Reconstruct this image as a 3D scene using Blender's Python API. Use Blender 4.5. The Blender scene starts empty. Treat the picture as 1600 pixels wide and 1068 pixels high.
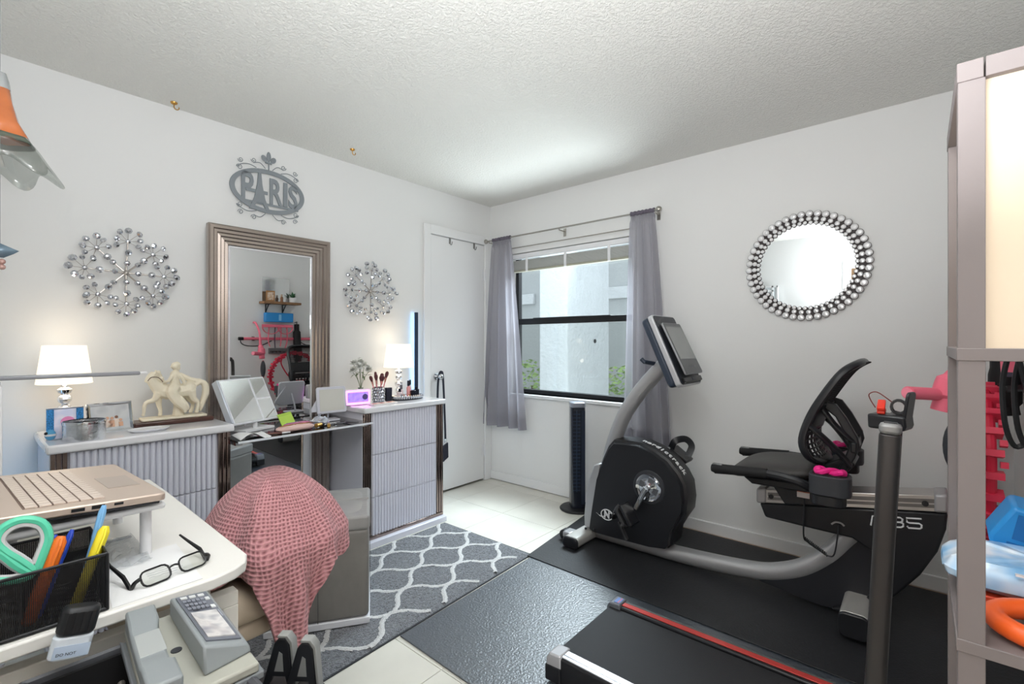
import bpy, math, random
from mathutils import Vector, Matrix
random.seed(7)
pi = math.pi
sc = bpy.context.scene
COL = sc.collection

# ---------------------------------------------------------------- camera
cam_d = bpy.data.cameras.new('camera'); cam = bpy.data.objects.new('camera', cam_d); COL.objects.link(cam)
cam.location = (-3.135, -2.943, 1.225)
cam.rotation_euler = (pi/2, 0, math.radians(40.58 - 90))
cam_d.sensor_width = 36.0; cam_d.lens = 36.0*743.6/1600.0
cam_d.clip_start = 0.02; cam_d.clip_end = 100
sc.camera = cam

# ---------------------------------------------------------------- world, lights, exposure
w = bpy.data.worlds.new('sky'); sc.world = w; w.use_nodes = True
bg = w.node_tree.nodes['Background']
bg.inputs[0].default_value = (0.93, 0.96, 1.0, 1); bg.inputs[1].default_value = 0.57

def area(name, loc, target, sx, sy, power, col=(1, 1, 1), spread=180):
    l = bpy.data.lights.new(name, 'AREA'); l.shape = 'RECTANGLE'; l.size = sx; l.size_y = sy
    l.energy = power; l.color = col; l.spread = math.radians(spread)
    o = bpy.data.objects.new(name, l); COL.objects.link(o); o.location = loc
    d = Vector(target) - Vector(loc)
    o.rotation_euler = d.to_track_quat('-Z', 'Y').to_euler()
    return o
# daylight falling steeply through the window from above the side yard
area('window_daylight', (0.95, -0.95, 2.75), (-1.4, -1.25, 0.35), 1.3, 1.2, 34, (0.88, 0.94, 1.0), 95)
# lamp added low in the yard, out of view, to brighten the ceiling
area('yard_fill', (0.75, -0.85, 0.15), (-1.0, -1.1, 2.44), 1.1, 1.3, 12.5, (0.95, 0.975, 1.0), 85)
# unseen upward lamp added by the doorway as main fill off the ceiling
area('ceiling_fill', (-2.95, -2.72, 1.42), (-2.75, -2.55, 2.44), 0.55, 0.55, 16.5, (0.95, 0.975, 1.0), 170)
area('overhead_fill', (-2.62, -2.42, 2.41), (-2.5, -2.2, 0.0), 0.6, 0.6, 3, (0.95, 0.975, 1.0))  # out-of-view fill lamp added overhead, with no fixture
# weak fill lamp added in the hall, aimed at the right wall
area('hall_fill', (-3.75, -2.74, 1.35), (0.0, -2.3, 1.1), 0.7, 1.7, 3, (1.0, 0.97, 0.93))
sc.view_settings.view_transform = 'Standard'; sc.view_settings.look = 'None'
sc.view_settings.exposure = 1.5; sc.view_settings.gamma = 1.0
sc.view_settings.use_curve_mapping = False

# ---------------------------------------------------------------- materials
def lin(c):
    out = []
    for v in c[:3]:
        v = v/255.0
        out.append(v/12.92 if v <= .04045 else ((v+.055)/1.055)**2.4)
    return tuple(out) + (1.0,)
MATS = {}
def M(name, col, rough=.5, metal=0.0, bump=None, var=0.0, vscale=6.0, emit=0.0, ecol=None, trans=0.0, ior=1.45, coat=0.0, sheen=0.0, spec=None, alpha=1.0):
    if name in MATS: return MATS[name]
    m = bpy.data.materials.new(name); m.use_nodes = True; nt = m.node_tree
    b = nt.nodes['Principled BSDF']
    b.inputs['Base Color'].default_value = lin(col); b.inputs['Roughness'].default_value = rough
    b.inputs['Metallic'].default_value = metal; b.inputs['IOR'].default_value = ior
    b.inputs['Transmission Weight'].default_value = trans; b.inputs['Coat Weight'].default_value = coat
    b.inputs['Sheen Weight'].default_value = sheen; b.inputs['Alpha'].default_value = alpha
    if spec is not None: b.inputs['Specular IOR Level'].default_value = spec
    if emit:
        b.inputs['Emission Color'].default_value = lin(ecol or col); b.inputs['Emission Strength'].default_value = emit
    tc = nt.nodes.new('ShaderNodeTexCoord')
    if var:
        n = nt.nodes.new('ShaderNodeTexNoise'); n.inputs['Scale'].default_value = vscale; n.inputs['Detail'].default_value = 3
        nt.links.new(tc.outputs['Object'], n.inputs['Vector'])
        r = nt.nodes.new('ShaderNodeValToRGB'); c = lin(col)
        r.color_ramp.elements[0].position = .3; r.color_ramp.elements[1].position = .7
        r.color_ramp.elements[0].color = tuple(x*(1-var) for x in c[:3]) + (1,)
        r.color_ramp.elements[1].color = tuple(min(1, x*(1+var)) for x in c[:3]) + (1,)
        nt.links.new(n.outputs['Fac'], r.inputs['Fac']); nt.links.new(r.outputs['Color'], b.inputs['Base Color'])
    if bump:
        n2 = nt.nodes.new('ShaderNodeTexNoise'); n2.inputs['Scale'].default_value = bump[0]; n2.inputs['Detail'].default_value = 4
        nt.links.new(tc.outputs['Object'], n2.inputs['Vector'])
        bp = nt.nodes.new('ShaderNodeBump'); bp.inputs['Strength'].default_value = bump[1]; bp.inputs['Distance'].default_value = bump[2] if len(bump) > 2 else .01
        nt.links.new(n2.outputs['Fac'], bp.inputs['Height']); nt.links.new(bp.outputs['Normal'], b.inputs['Normal'])
    MATS[name] = m
    return m
def glassmat(name, col=(255, 255, 255), gloss=.08, rough=.02, haze=0.0):
    """thin pane: mostly transparent, part mirror, part milky haze"""
    m = bpy.data.materials.new(name); m.use_nodes = True; nt = m.node_tree; nt.nodes.clear()
    out = nt.nodes.new('ShaderNodeOutputMaterial'); t = nt.nodes.new('ShaderNodeBsdfTransparent'); t.inputs[0].default_value = lin(col)
    g = nt.nodes.new('ShaderNodeBsdfGlossy'); g.inputs['Roughness'].default_value = rough
    mx = nt.nodes.new('ShaderNodeMixShader'); mx.inputs[0].default_value = gloss
    nt.links.new(t.outputs[0], mx.inputs[1]); nt.links.new(g.outputs[0], mx.inputs[2])
    last = mx
    if haze:
        d = nt.nodes.new('ShaderNodeBsdfTranslucent'); d.inputs[0].default_value = lin((235, 238, 240))
        m2 = nt.nodes.new('ShaderNodeMixShader'); m2.inputs[0].default_value = haze
        nt.links.new(mx.outputs[0], m2.inputs[1]); nt.links.new(d.outputs[0], m2.inputs[2]); last = m2
    nt.links.new(last.outputs[0], out.inputs[0]); return m
def sheermat(name, col, thr):
    m = bpy.data.materials.new(name); m.use_nodes = True; nt = m.node_tree; nt.nodes.clear()
    out = nt.nodes.new('ShaderNodeOutputMaterial'); t = nt.nodes.new('ShaderNodeBsdfTransparent')
    tl = nt.nodes.new('ShaderNodeBsdfTranslucent'); tl.inputs[0].default_value = lin(col)
    df = nt.nodes.new('ShaderNodeBsdfDiffuse'); df.inputs[0].default_value = lin(col)
    wv = nt.nodes.new('ShaderNodeTexNoise'); wv.inputs['Scale'].default_value = 300
    bp = nt.nodes.new('ShaderNodeBump'); bp.inputs['Strength'].default_value = .2; bp.inputs['Distance'].default_value = .002
    nt.links.new(wv.outputs['Fac'], bp.inputs['Height']); nt.links.new(bp.outputs[0], df.inputs['Normal'])
    a = nt.nodes.new('ShaderNodeMixShader'); a.inputs[0].default_value = .55
    nt.links.new(tl.outputs[0], a.inputs[1]); nt.links.new(df.outputs[0], a.inputs[2])
    b = nt.nodes.new('ShaderNodeMixShader'); b.inputs[0].default_value = thr
    nt.links.new(a.outputs[0], b.inputs[1]); nt.links.new(t.outputs[0], b.inputs[2])
    nt.links.new(b.outputs[0], out.inputs[0]); return m
def meshmat(name, col, scale, hole=.5):
    """woven wire mesh: fine holes from two crossing wave patterns"""
    m = bpy.data.materials.new(name); m.use_nodes = True; nt = m.node_tree
    b = nt.nodes['Principled BSDF']; b.inputs['Base Color'].default_value = lin(col); b.inputs['Roughness'].default_value = .45
    tc = nt.nodes.new('ShaderNodeTexCoord'); v = nt.nodes.new('ShaderNodeTexVoronoi'); v.inputs['Scale'].default_value = scale
    v.inputs['Randomness'].default_value = 0.0
    nt.links.new(tc.outputs['Object'], v.inputs['Vector'])
    lt = nt.nodes.new('ShaderNodeMath'); lt.operation = 'GREATER_THAN'; lt.inputs[1].default_value = hole
    nt.links.new(v.outputs['Distance'], lt.inputs[0]); nt.links.new(lt.outputs[0], b.inputs['Alpha'])
    return m

WALL = M('wall_paint', (229, 229, 228), .75, bump=(90, .05, .004))
TRIM = M('trim_paint', (232, 232, 232), .45, bump=(30, .03, .002))
WHITE = M('white_gloss', (232, 233, 238), .22, coat=.3)
WHITEP = M('white_plastic', (230, 230, 232), .38)
CHROME = M('chrome', (225, 227, 230), .06, 1.0)
SILVER = M('silver_paint', (176, 176, 176), .35, .55)
NICKEL = M('brushed_nickel', (176, 172, 165), .3, 1.0, bump=(120, .05, .001))
BLACK = M('black_plastic', (26, 27, 30), .42)
BLACKM = M('black_matte', (24, 24, 26), .7, bump=(200, .1, .001))
DARK = M('charcoal_plastic', (48, 50, 55), .45)
MIRROR = M('mirror_glass', (238, 240, 240), .0, 1.0)
CRYST = M('crystal_facet', (206, 208, 214), .05, .9)
PINK = M('pink_rubber', (235, 112, 135), .5)
RED = M('red_pink_plastic', (214, 40, 70), .4)

# ---------------------------------------------------------------- mesh helpers
class MB:
    def __init__(s): s.v = []; s.f = []
    def add(s, vs, fs, mx=None):
        o = len(s.v)
        s.v += [tuple(mx @ Vector(p)) if mx is not None else tuple(p) for p in vs]
        s.f += [tuple(i+o for i in f) for f in fs]; return s
    def box(s, x0, x1, y0, y1, z0, z1, mx=None):
        if x0 > x1: x0, x1 = x1, x0
        if y0 > y1: y0, y1 = y1, y0
        if z0 > z1: z0, z1 = z1, z0
        return s.add([(x0,y0,z0),(x1,y0,z0),(x1,y1,z0),(x0,y1,z0),(x0,y0,z1),(x1,y0,z1),(x1,y1,z1),(x0,y1,z1)],
              [(0,3,2,1),(4,5,6,7),(0,1,5,4),(1,2,6,5),(2,3,7,6),(3,0,4,7)], mx)
    def prism(s, poly, axis, a, b, mx=None):
        n = len(poly)
        def P(p, t): return {'x': (t, p[0], p[1]), 'y': (p[0], t, p[1]), 'z': (p[0], p[1], t)}[axis]
        vs = [P(p, a) for p in poly] + [P(p, b) for p in poly]
        fs = [tuple(range(n))[::-1], tuple(range(n, 2*n))] + [(i, (i+1) % n, n+(i+1) % n, n+i) for i in range(n)]
        return s.add(vs, fs, mx)
    def tube(s, path, r, n=8, closed=False, caps=True, flat=1.0, up=None, mx=None):
        P = [Vector(p) for p in path]; N = len(P); rs = r if isinstance(r, (list, tuple)) else [r]*N
        vs = []; fs = []; prev = None
        for i in range(N):
            if closed: t = P[(i+1) % N] - P[(i-1) % N]
            else: t = P[min(i+1, N-1)] - P[max(i-1, 0)]
            if t.length < 1e-9: t = Vector((0, 0, 1))
            t.normalize()
            if up is not None: a = Vector(up)
            elif prev is not None: a = prev
            else: a = Vector((0, 0, 1)) if abs(t.z) < .9 else Vector((1, 0, 0))
            a = a - t*a.dot(t)
            if a.length < 1e-6: a = t.orthogonal()
            a.normalize(); b = t.cross(a); prev = a
            for k in range(n):
                th = 2*pi*k/n
                vs.append(P[i] + (a*math.cos(th)*flat + b*math.sin(th))*rs[i])
        m = N if closed else N-1
        for i in range(m):
            j = (i+1) % N
            for k in range(n):
                l = (k+1) % n; fs.append((i*n+k, i*n+l, j*n+l, j*n+k))
        if caps and not closed:
            fs.append(tuple(range(n))[::-1]); fs.append(tuple((N-1)*n+k for k in range(n)))
        return s.add(vs, fs, mx)
    def cyl(s, p0, p1, r0, r1=None, n=16, mx=None): return s.tube([p0, p1], [r0, r0 if r1 is None else r1], n, mx=mx)
    def lathe(s, prof, c=(0, 0, 0), n=24, wave=None, mx=None):
        vs = []; fs = []; N = len(prof)
        for i, (r, z) in enumerate(prof):
            for k in range(n):
                th = 2*pi*k/n; q = r; dz = 0
                if wave: q, dz = wave(i, th, r)
                vs.append((c[0]+q*math.cos(th), c[1]+q*math.sin(th), c[2]+z+dz))
        for i in range(N-1):
            for k in range(n):
                l = (k+1) % n; fs.append((i*n+k, i*n+l, (i+1)*n+l, (i+1)*n+k))
        if prof[0][0] > 1e-6 and not wave: fs.append(tuple(range(n))[::-1])
        if prof[-1][0] > 1e-6 and not wave: fs.append(tuple((N-1)*n+k for k in range(n)))
        return s.add(vs, fs, mx)
    def ball(s, c, r, n=10, sc3=(1, 1, 1), mx=None):
        prof = [(max(1e-7, r*math.sin(pi*i/n)), -r*math.cos(pi*i/n)) for i in range(n+1)]
        o = len(s.v); s.lathe(prof, (0, 0, 0), max(8, n+2))
        for i in range(o, len(s.v)):
            p = s.v[i]; q = Vector((p[0]*sc3[0], p[1]*sc3[1], p[2]*sc3[2]))
            if mx is not None: q = mx @ q
            s.v[i] = (q.x+c[0], q.y+c[1], q.z+c[2])
        return s
    def grid(s, fn, nu, nv, closed=False, mx=None):
        vs = [fn(i/(nu if closed else nu-1), j/(nv-1)) for j in range(nv) for i in range(nu)]; fs = []
        for j in range(nv-1):
            for i in range(nu if closed else nu-1):
                k = (i+1) % nu; fs.append((j*nu+i, j*nu+k, (j+1)*nu+k, (j+1)*nu+i))
        return s.add(vs, fs, mx)
    def loft(s, rings, caps=True):
        n = len(rings[0]); vs = [p for r in rings for p in r]; fs = []
        for j in range(len(rings)-1):
            for i in range(n):
                k = (i+1) % n; fs.append((j*n+i, j*n+k, (j+1)*n+k, (j+1)*n+i))
        if caps: fs.append(tuple(range(n))[::-1]); fs.append(tuple((len(rings)-1)*n+i for i in range(n)))
        return s.add(vs, fs)
    def build(s, name, mat, parent=None, bevel=0, seg=2, smooth=True, solid=0, subsurf=0, remesh=0, label=None, angle=35):
        me = bpy.data.meshes.new(name); me.from_pydata(s.v, [], s.f); me.update()
        o = bpy.data.objects.new(name, me); COL.objects.link(o); me.materials.append(mat)
        return finish(o, parent, bevel, seg, smooth, solid, subsurf, remesh, label, angle)
def fixn(me):
    import bmesh
    bm = bmesh.new(); bm.from_mesh(me); bmesh.ops.recalc_face_normals(bm, faces=bm.faces); bm.to_mesh(me); bm.free()
def finish(o, parent, bevel, seg, smooth, solid, subsurf, remesh, label, angle):
    me = o.data; fixn(me)
    if solid:
        m = o.modifiers.new('solid', 'SOLIDIFY'); m.thickness = solid; m.offset = 0
    if remesh:
        m = o.modifiers.new('remesh', 'REMESH'); m.mode = 'VOXEL'; m.voxel_size = remesh
        m = o.modifiers.new('smooth', 'SMOOTH'); m.factor = .5; m.iterations = 3
    if bevel:
        m = o.modifiers.new('bevel', 'BEVEL'); m.width = bevel; m.segments = seg; m.limit_method = 'ANGLE'; m.angle_limit = math.radians(40)
    if subsurf:
        m = o.modifiers.new('sub', 'SUBSURF'); m.levels = subsurf; m.render_levels = subsurf
    if smooth:
        me.polygons.foreach_set('use_smooth', [True]*len(me.polygons))
        if not (subsurf or remesh):
            try: me.set_sharp_from_angle(angle=math.radians(angle))
            except Exception: pass
    if parent is not None: child(o, parent)
    if label: o['label'] = label
    return o
def wm(o):
    """world matrix from the transform chain (no depsgraph needed)"""
    m = o.matrix_basis.copy()
    if o.parent is not None: m = wm(o.parent) @ o.matrix_parent_inverse @ m
    return m
def child(o, parent, local=None):
    if LOCAL[0]: o.parent = parent
    else:
        o.parent = parent; o.matrix_parent_inverse = wm(parent).inverted()
LOCAL = [False]          # False: part coordinates are world coordinates
def tag(o, label, cat, group=None, kind=None):
    o['label'] = label
    if cat: o['category'] = cat
    if group: o['group'] = group
    if kind: o['kind'] = kind
    return o
def thing(name, label, cat, loc=(0, 0, 0), rz=0, group=None):
    o = bpy.data.objects.new(name, None); COL.objects.link(o); o.location = loc; o.rotation_euler = (0, 0, rz)
    o.empty_display_size = .05
    return tag(o, label, cat, group)
def struct(o): o['kind'] = 'structure'; return o
def inst(src, parent, mx, name=None):
    o = bpy.data.objects.new(name or src.name.split('.')[0], src.data); COL.objects.link(o)
    for m in src.modifiers:
        n = o.modifiers.new(m.name, m.type)
        for k in ('width', 'segments', 'limit_method', 'angle_limit'):
            if hasattr(m, k): setattr(n, k, getattr(m, k))
    o.parent = parent
    o.matrix_basis = mx if LOCAL[0] else wm(parent).inverted() @ mx
    return o
def T(x, y, z): return Matrix.Translation((x, y, z))
def R(a, ax): return Matrix.Rotation(a, 4, ax)
def S(x, y, z): return Matrix.Diagonal((x, y, z, 1))
def text(body, size, mx, mat, parent, name='lettering', extrude=.0008, align='CENTER', bold=0, label=None):
    c = bpy.data.curves.new(name, 'FONT'); c.body = body; c.size = size; c.extrude = extrude; c.offset = bold
    c.align_x = align; c.align_y = 'CENTER'; c.resolution_u = 3
    tmp = bpy.data.objects.new(name, c); COL.objects.link(tmp)
    me = bpy.data.meshes.new_from_object(tmp); bpy.data.objects.remove(tmp)
    me.materials.clear(); me.materials.append(mat)
    o = bpy.data.objects.new(name, me); COL.objects.link(o)
    o.parent = parent; o.matrix_basis = mx if LOCAL[0] else wm(parent).inverted() @ mx
    if label: o['label'] = label
    return o
FACE_MX = R(-pi/2, 'Z') @ R(pi/2, 'X')      # text facing -X
FACE_MY = R(pi/2, 'X')                      # text facing -Y
def arc(c, r, a0, a1, n, plane='xz', off=0):
    out = []
    for i in range(n):
        a = a0+(a1-a0)*i/(n-1); u, v = c[0]+r*math.cos(a), c[1]+r*math.sin(a)
        out.append({'xz': (u, off, v), 'yz': (off, u, v), 'xy': (u, v, off)}[plane])
    return out
def spline(pts, n=6):
    """Catmull-Rom through points"""
    P = [Vector(p) for p in pts]; out = []
    for i in range(len(P)-1):
        p0 = P[max(i-1, 0)]; p1 = P[i]; p2 = P[i+1]; p3 = P[min(i+2, len(P)-1)]
        for k in range(n):
            t = k/n
            out.append(.5*((2*p1)+(p2-p0)*t+(2*p0-5*p1+4*p2-p3)*t*t+(3*p1-p0-3*p2+p3)*t**3))
    out.append(P[-1]); return out
def rrect(cx, cy, w_, h_, r, n=4):
    out = []
    for (sx, sy, a) in ((1, 1, 0), (-1, 1, pi/2), (-1, -1, pi), (1, -1, 1.5*pi)):
        for k in range(n+1):
            t = a+pi/2*k/n; out.append((cx+sx*(w_/2-r)+r*math.cos(t), cy+sy*(h_/2-r)+r*math.sin(t)))
    return out
# ================================================================ ROOM SHELL
H = 2.44; YC = -3.27; XD = -3.34
# floor: grout bed with separate tiles
FLG = M('grout', (196, 193, 184), .8, bump=(60, .1))
TILE = M('floor_tile', (216, 213, 203), .38, var=.05, vscale=5, bump=(30, .03, .002))
floor = struct(MB().box(XD-.1, .1, YC-.1, .1, -.06, -.003).build('floor', FLG))
ts = .455; src = None
i = 0
x = -.135 - ts*7
while x < .1:
    y = -.22 - ts*7
    while y < .1:
        x0, x1, y0, y1 = max(x, XD), min(x+ts, 0), max(y, YC), min(y+ts, 0)
        if x1-x0 > .02 and y1-y0 > .02:
            MB().box(x0+.0012, x1-.0012, y0+.0012, y1-.0012, -.004, 0).build('tile', TILE, floor, bevel=.001, seg=1)
        y += ts
    x += ts
# ceiling with sprayed popcorn relief
CEIL = M('popcorn_ceiling', (232, 231, 226), .9)
nt = CEIL.node_tree; b = nt.nodes['Principled BSDF']
tc = nt.nodes.new('ShaderNodeTexCoord')
vo = nt.nodes.new('ShaderNodeTexNoise'); vo.inputs['Scale'].default_value = 85; vo.inputs['Detail'].default_value = 5; vo.inputs['Roughness'].default_value = .6
cr = nt.nodes.new('ShaderNodeValToRGB'); cr.color_ramp.elements[0].position = .42; cr.color_ramp.elements[1].position = .64
bp = nt.nodes.new('ShaderNodeBump'); bp.inputs['Strength'].default_value = .55; bp.inputs['Distance'].default_value = .009
nt.links.new(tc.outputs['Object'], vo.inputs['Vector']); nt.links.new(vo.outputs['Fac'], cr.inputs['Fac'])
nt.links.new(cr.outputs['Color'], bp.inputs['Height']); nt.links.new(bp.outputs['Normal'], b.inputs['Normal'])
struct(MB().box(XD-.1, .1, YC-.1, .1, H, H+.06).build('ceiling', CEIL))
# walls
DX0, DX1, DZ = -.70, -.084, 2.083        # closet door opening in the left wall
wa = MB().box(XD-.1, DX0, 0, .1, 0, H).box(DX1, .1, 0, .1, 0, H).box(DX0, DX1, 0, .1, DZ, H).box(DX0, DX1, .06, .1, 0, DZ)
struct(wa.build('wall_left', WALL, smooth=False))
WY0, WY1, WZ0, WZ1 = -1.385, -.25, .785, 1.985   # window opening in the right wall
wb = MB().box(0, .12, YC-.1, WY0, 0, H).box(0, .12, WY1, 0, 0, H).box(0, .12, WY0, WY1, 0, WZ0).box(0, .12, WY0, WY1, WZ1, H)
struct(wb.build('wall_right', WALL, smooth=False))
struct(MB().box(XD-.1, 0, YC-.1, YC, 0, H).build('wall_front', WALL, smooth=False))
OY0, OY1, OZ = -3.12, -2.36, 2.05                # doorway behind the camera
wd = MB().box(XD-.1, XD, YC, OY0, 0, H).box(XD-.1, XD, OY1, 0, 0, H).box(XD-.1, XD, OY0, OY1, OZ, H)
struct(wd.build('wall_back', WALL, smooth=False))
# hall seen through the doorway (only in the round mirror)
HALL = M('hall_warm_tint', (222, 196, 164), .7, bump=(80, .05))  # peach glow of the hall put into the wall colour
hm = MB().box(XD-1.3, XD-1.2, -3.9, -1.6, 0, H).box(XD-1.2, XD-.1, -3.9, -3.8, 0, H).box(XD-1.2, XD-.1, -1.7, -1.6, 0, H).box(XD-1.3, XD-.1, -3.9, -1.6, -.05, 0).box(XD-1.3, XD-.1, -3.9, -1.6, H, H+.05)
struct(hm.build('wall_hall', HALL, smooth=False))
t2 = MB()
for a, b_ in ((OY0-.07, OY0), (OY1, OY1+.07)): t2.box(XD, XD+.018, a, b_, 0, OZ+.07)
t2.box(XD, XD+.018, OY0, OY1, OZ, OZ+.07)
struct(t2.build('trim_2', TRIM, bevel=.004))
# a white door standing open flat along the back wall, seen at the rim of the round mirror
d2 = struct(MB().box(XD+.02, XD+.055, -1.66, -.95, .0, 1.9).build('door_2', M('pale_door', (214, 222, 224), .4), bevel=.004))
fr = MB()
for a in (0, .05): fr.box(XD+.055, XD+.062, -1.66+a, -1.64+a, 0, 1.9)
fr.box(XD+.055, XD+.062, -1.66, -.95, 1.88, 1.9).box(XD+.055, XD+.062, -1.61, -1.0, 1.83, 1.85)
fr.build('panel_moulding', TRIM, d2, bevel=.002)
# baseboards
def baseboard(name, mb): struct(mb.build(name, TRIM, bevel=.005, seg=2))
baseboard('baseboard_right', MB().box(-.014, 0, YC, -.0, 0.004, .078))
baseboard('baseboard_left', MB().box(XD, -.768, -.014, 0, 0.004, .078))
baseboard('baseboard_front', MB().box(XD, -.016, YC, YC+.014, 0.004, .078))
# raw strip where the mat stops short of the baseboard
struct(MB().box(-.034, -.015, -3.26, -1.15, .0, .006).build('trim_3', M('raw_wood_edge', (186, 158, 136), .7, var=.15, vscale=14), bevel=.001))
# closet door
d1 = struct(MB().box(DX0+.003, DX1-.003, -.002, .036, .016, DZ-.004).build('door_1', TRIM, bevel=.002))
d1['label'] = 'plain white flush closet door in the far corner'
MB().box(DX0, DX1, .04, .058, 0, DZ).build('backing', M('gap_shadow', (30, 30, 32), .9), d1)
for z in (.27, 1.82):
    MB().cyl((DX1-.002, -.012, z-.05), (DX1-.002, -.012, z+.05), .008, n=10).box(DX1-.03, DX1+.012, -.006, -.003, z-.048, z+.048).build('hinge', WHITEP, d1)
kb = MB().cyl((-.632, -.003, .95), (-.632, -.03, .95), .013, n=14).cyl((-.632, -.003, .95), (-.632, -.008, .95), .03, n=20)
kb.ball((-.632, -.05, .95), .026, 12).build('knob', M('satin_chrome_knob', (200, 202, 205), .15, 1.0), d1)
for hx in (-.49, -.21):
    MB().box(hx-.009, hx+.009, -.007, -.003, DZ-.05, DZ-.002).tube(spline([(hx, -.006, DZ-.045), (hx, -.02, DZ-.06), (hx, -.03, DZ-.05), (hx, -.033, DZ-.035)], 4), .004, 6).build('over_door_hook', M('hook_steel', (150, 150, 148), .35, .9), d1)
t1 = MB().box(DX0-.066, DX0, -.018, 0, 0, DZ+.072).box(DX0, DX1, -.018, 0, DZ, DZ+.072).box(DX1, -.001, -.018, 0, 0, DZ+.072)
struct(t1.build('trim_1', TRIM, bevel=.004))
# window: black aluminium single-hung frame, two panes, sill
win = struct(MB().box(.06, .105, WY0, WY0+.03, WZ0, WZ1).box(.06, .105, WY1-.035, WY1, WZ0, WZ1).box(.06, .105, WY0, WY1, WZ1-.03, WZ1).box(.05, .105, WY0, WY1, WZ0, WZ0+.035)
     .build('window_1', M('black_aluminium', (30, 31, 34), .4, .3), bevel=.003))
win['label'] = 'single-hung window with black frame in the right wall'
MB().box(.052, .085, WY0+.03, WY1-.035, 1.375, 1.425).box(.048, .06, WY0+.2, WY1-.2, 1.415, 1.43).build('meeting_rail', M('black_aluminium', (30, 31, 34)), win, bevel=.003)
MB().box(.09, .094, WY0+.03, WY1-.035, 1.40, WZ1-.03).build('pane', glassmat('upper_glass', (244, 249, 250), .02, .03, .006), win)
MB().box(.066, .070, WY0+.03, WY1-.035, WZ0+.035, 1.38).build('pane', glassmat('lower_glass', (235, 240, 240), .015, .02, .002), win)
MB().box(-.03, .06, WY0-.02, WY1+.02, WZ0-.028, WZ0).build('sill', M('marble_sill', (228, 229, 230), .25, var=.04), win, bevel=.006)

# ================================================================ OUTSIDE
STUC = M('white_stucco', (196, 200, 203), .85, bump=(22, .55, .03), var=.03)
pl = tag(MB().box(1.0, 1.89, -.156, .21, -.3, 4.6).build('stucco_pillar', STUC, bevel=.02), 'white stucco pillar standing just outside the window', 'pillar')
MB().cyl((1.55, -.16, 1.235), (1.55, -.168, 1.235), .022, n=10).build('hose_hole', BLACKM, pl, label='dark hole in the stucco')
ng = thing('neighbor_house', 'pale grey neighbouring house wall behind the stucco pillar', 'house', (3.6, 0, 0))
MB().box(3.4, 3.6, -2.6, 3.6, -.3, 5.5).build('house_wall', M('grey_stucco', (166, 170, 171), .9, bump=(18, .4, .02)), ng)
for ya, yb in ((-2.6, .7), (2.12, 3.6)): MB().box(3.34, 3.4, ya, yb, 1.88, 2.06).build('ledge', STUC, ng, bevel=.01)
GRND = M('yard_ground', (150, 150, 140), .95, var=.2, vscale=3)
gd = MB().box(.13, 6, -5, 5, -.36, -.3).build('yard_ground', GRND); gd['kind'] = 'structure'
LEAF = M('shrub_leaf', (150, 178, 110), .6, var=.3, vscale=20)
def shrub(name, label, c, r, h):
    t = thing(name, label, 'shrub', (c[0], c[1], -.3), group='shrubs outside the window')
    mb = MB()
    for k in range(420):
        a = random.random()*2*pi; q = r*math.sqrt(random.random()); z = random.random()
        p = Vector((c[0]+q*math.cos(a)*(1-.4*z*z), c[1]+q*math.sin(a)*(1-.4*z*z), -.25+h*z))
        m = Matrix.Translation(p) @ R(random.random()*6, 'Z') @ R(random.random()*3, 'X')
        l = .05+.03*random.random()
        mb.add([(0, -l*.35, 0), (l*.6, 0, .006), (0, l*.35, 0), (-l*.6, 0, .006)], [(0, 1, 2, 3)], m)
    o = mb.build('foliage', LEAF, t); o['kind'] = 'stuff'
    MB().tube([(c[0], c[1], -.3), (c[0]+.03, c[1], -.3+h*.7)], .02, 6).build('stem', M('stem_brown', (90, 72, 55), .8), t)
shrub('shrub', 'leafy yellow-green shrub left of the stucco pillar', (2.7, 1.66, 0), .45, 1.2)
shrub('shrub', 'leafy green shrub right of the stucco pillar', (2.6, .12, 0), .34, 1.15)

# ================================================================ WINDOW DRESSING
# mini blind drawn up
bl = thing('mini_blind', 'white mini blind drawn up to the top of the window', 'blind', (.02, -.8, 1.9))
MB().box(.005, .045, WY0+.01, WY1-.01, 1.94, 1.978).build('headrail', WHITEP, bl, bevel=.003)
st = MB()
for k in range(13): st.box(.004+.001*(k % 2), .040, WY0+.015, WY1-.015, 1.845+k*.0062, 1.8478+k*.0062)
st.build('slat_stack', M('blind_slat', (205, 205, 200), .4), bl)
MB().box(.004, .042, WY0+.015, WY1-.015, 1.825, 1.842).build('bottom_rail', M('blind_rail', (168, 166, 150), .4), bl, bevel=.003)
for yy in (-.42, -.81, -1.2): MB().box(.0, .004, yy-.011, yy+.011, 1.825, 1.94).build('ladder_tape', WHITEP, bl)
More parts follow.
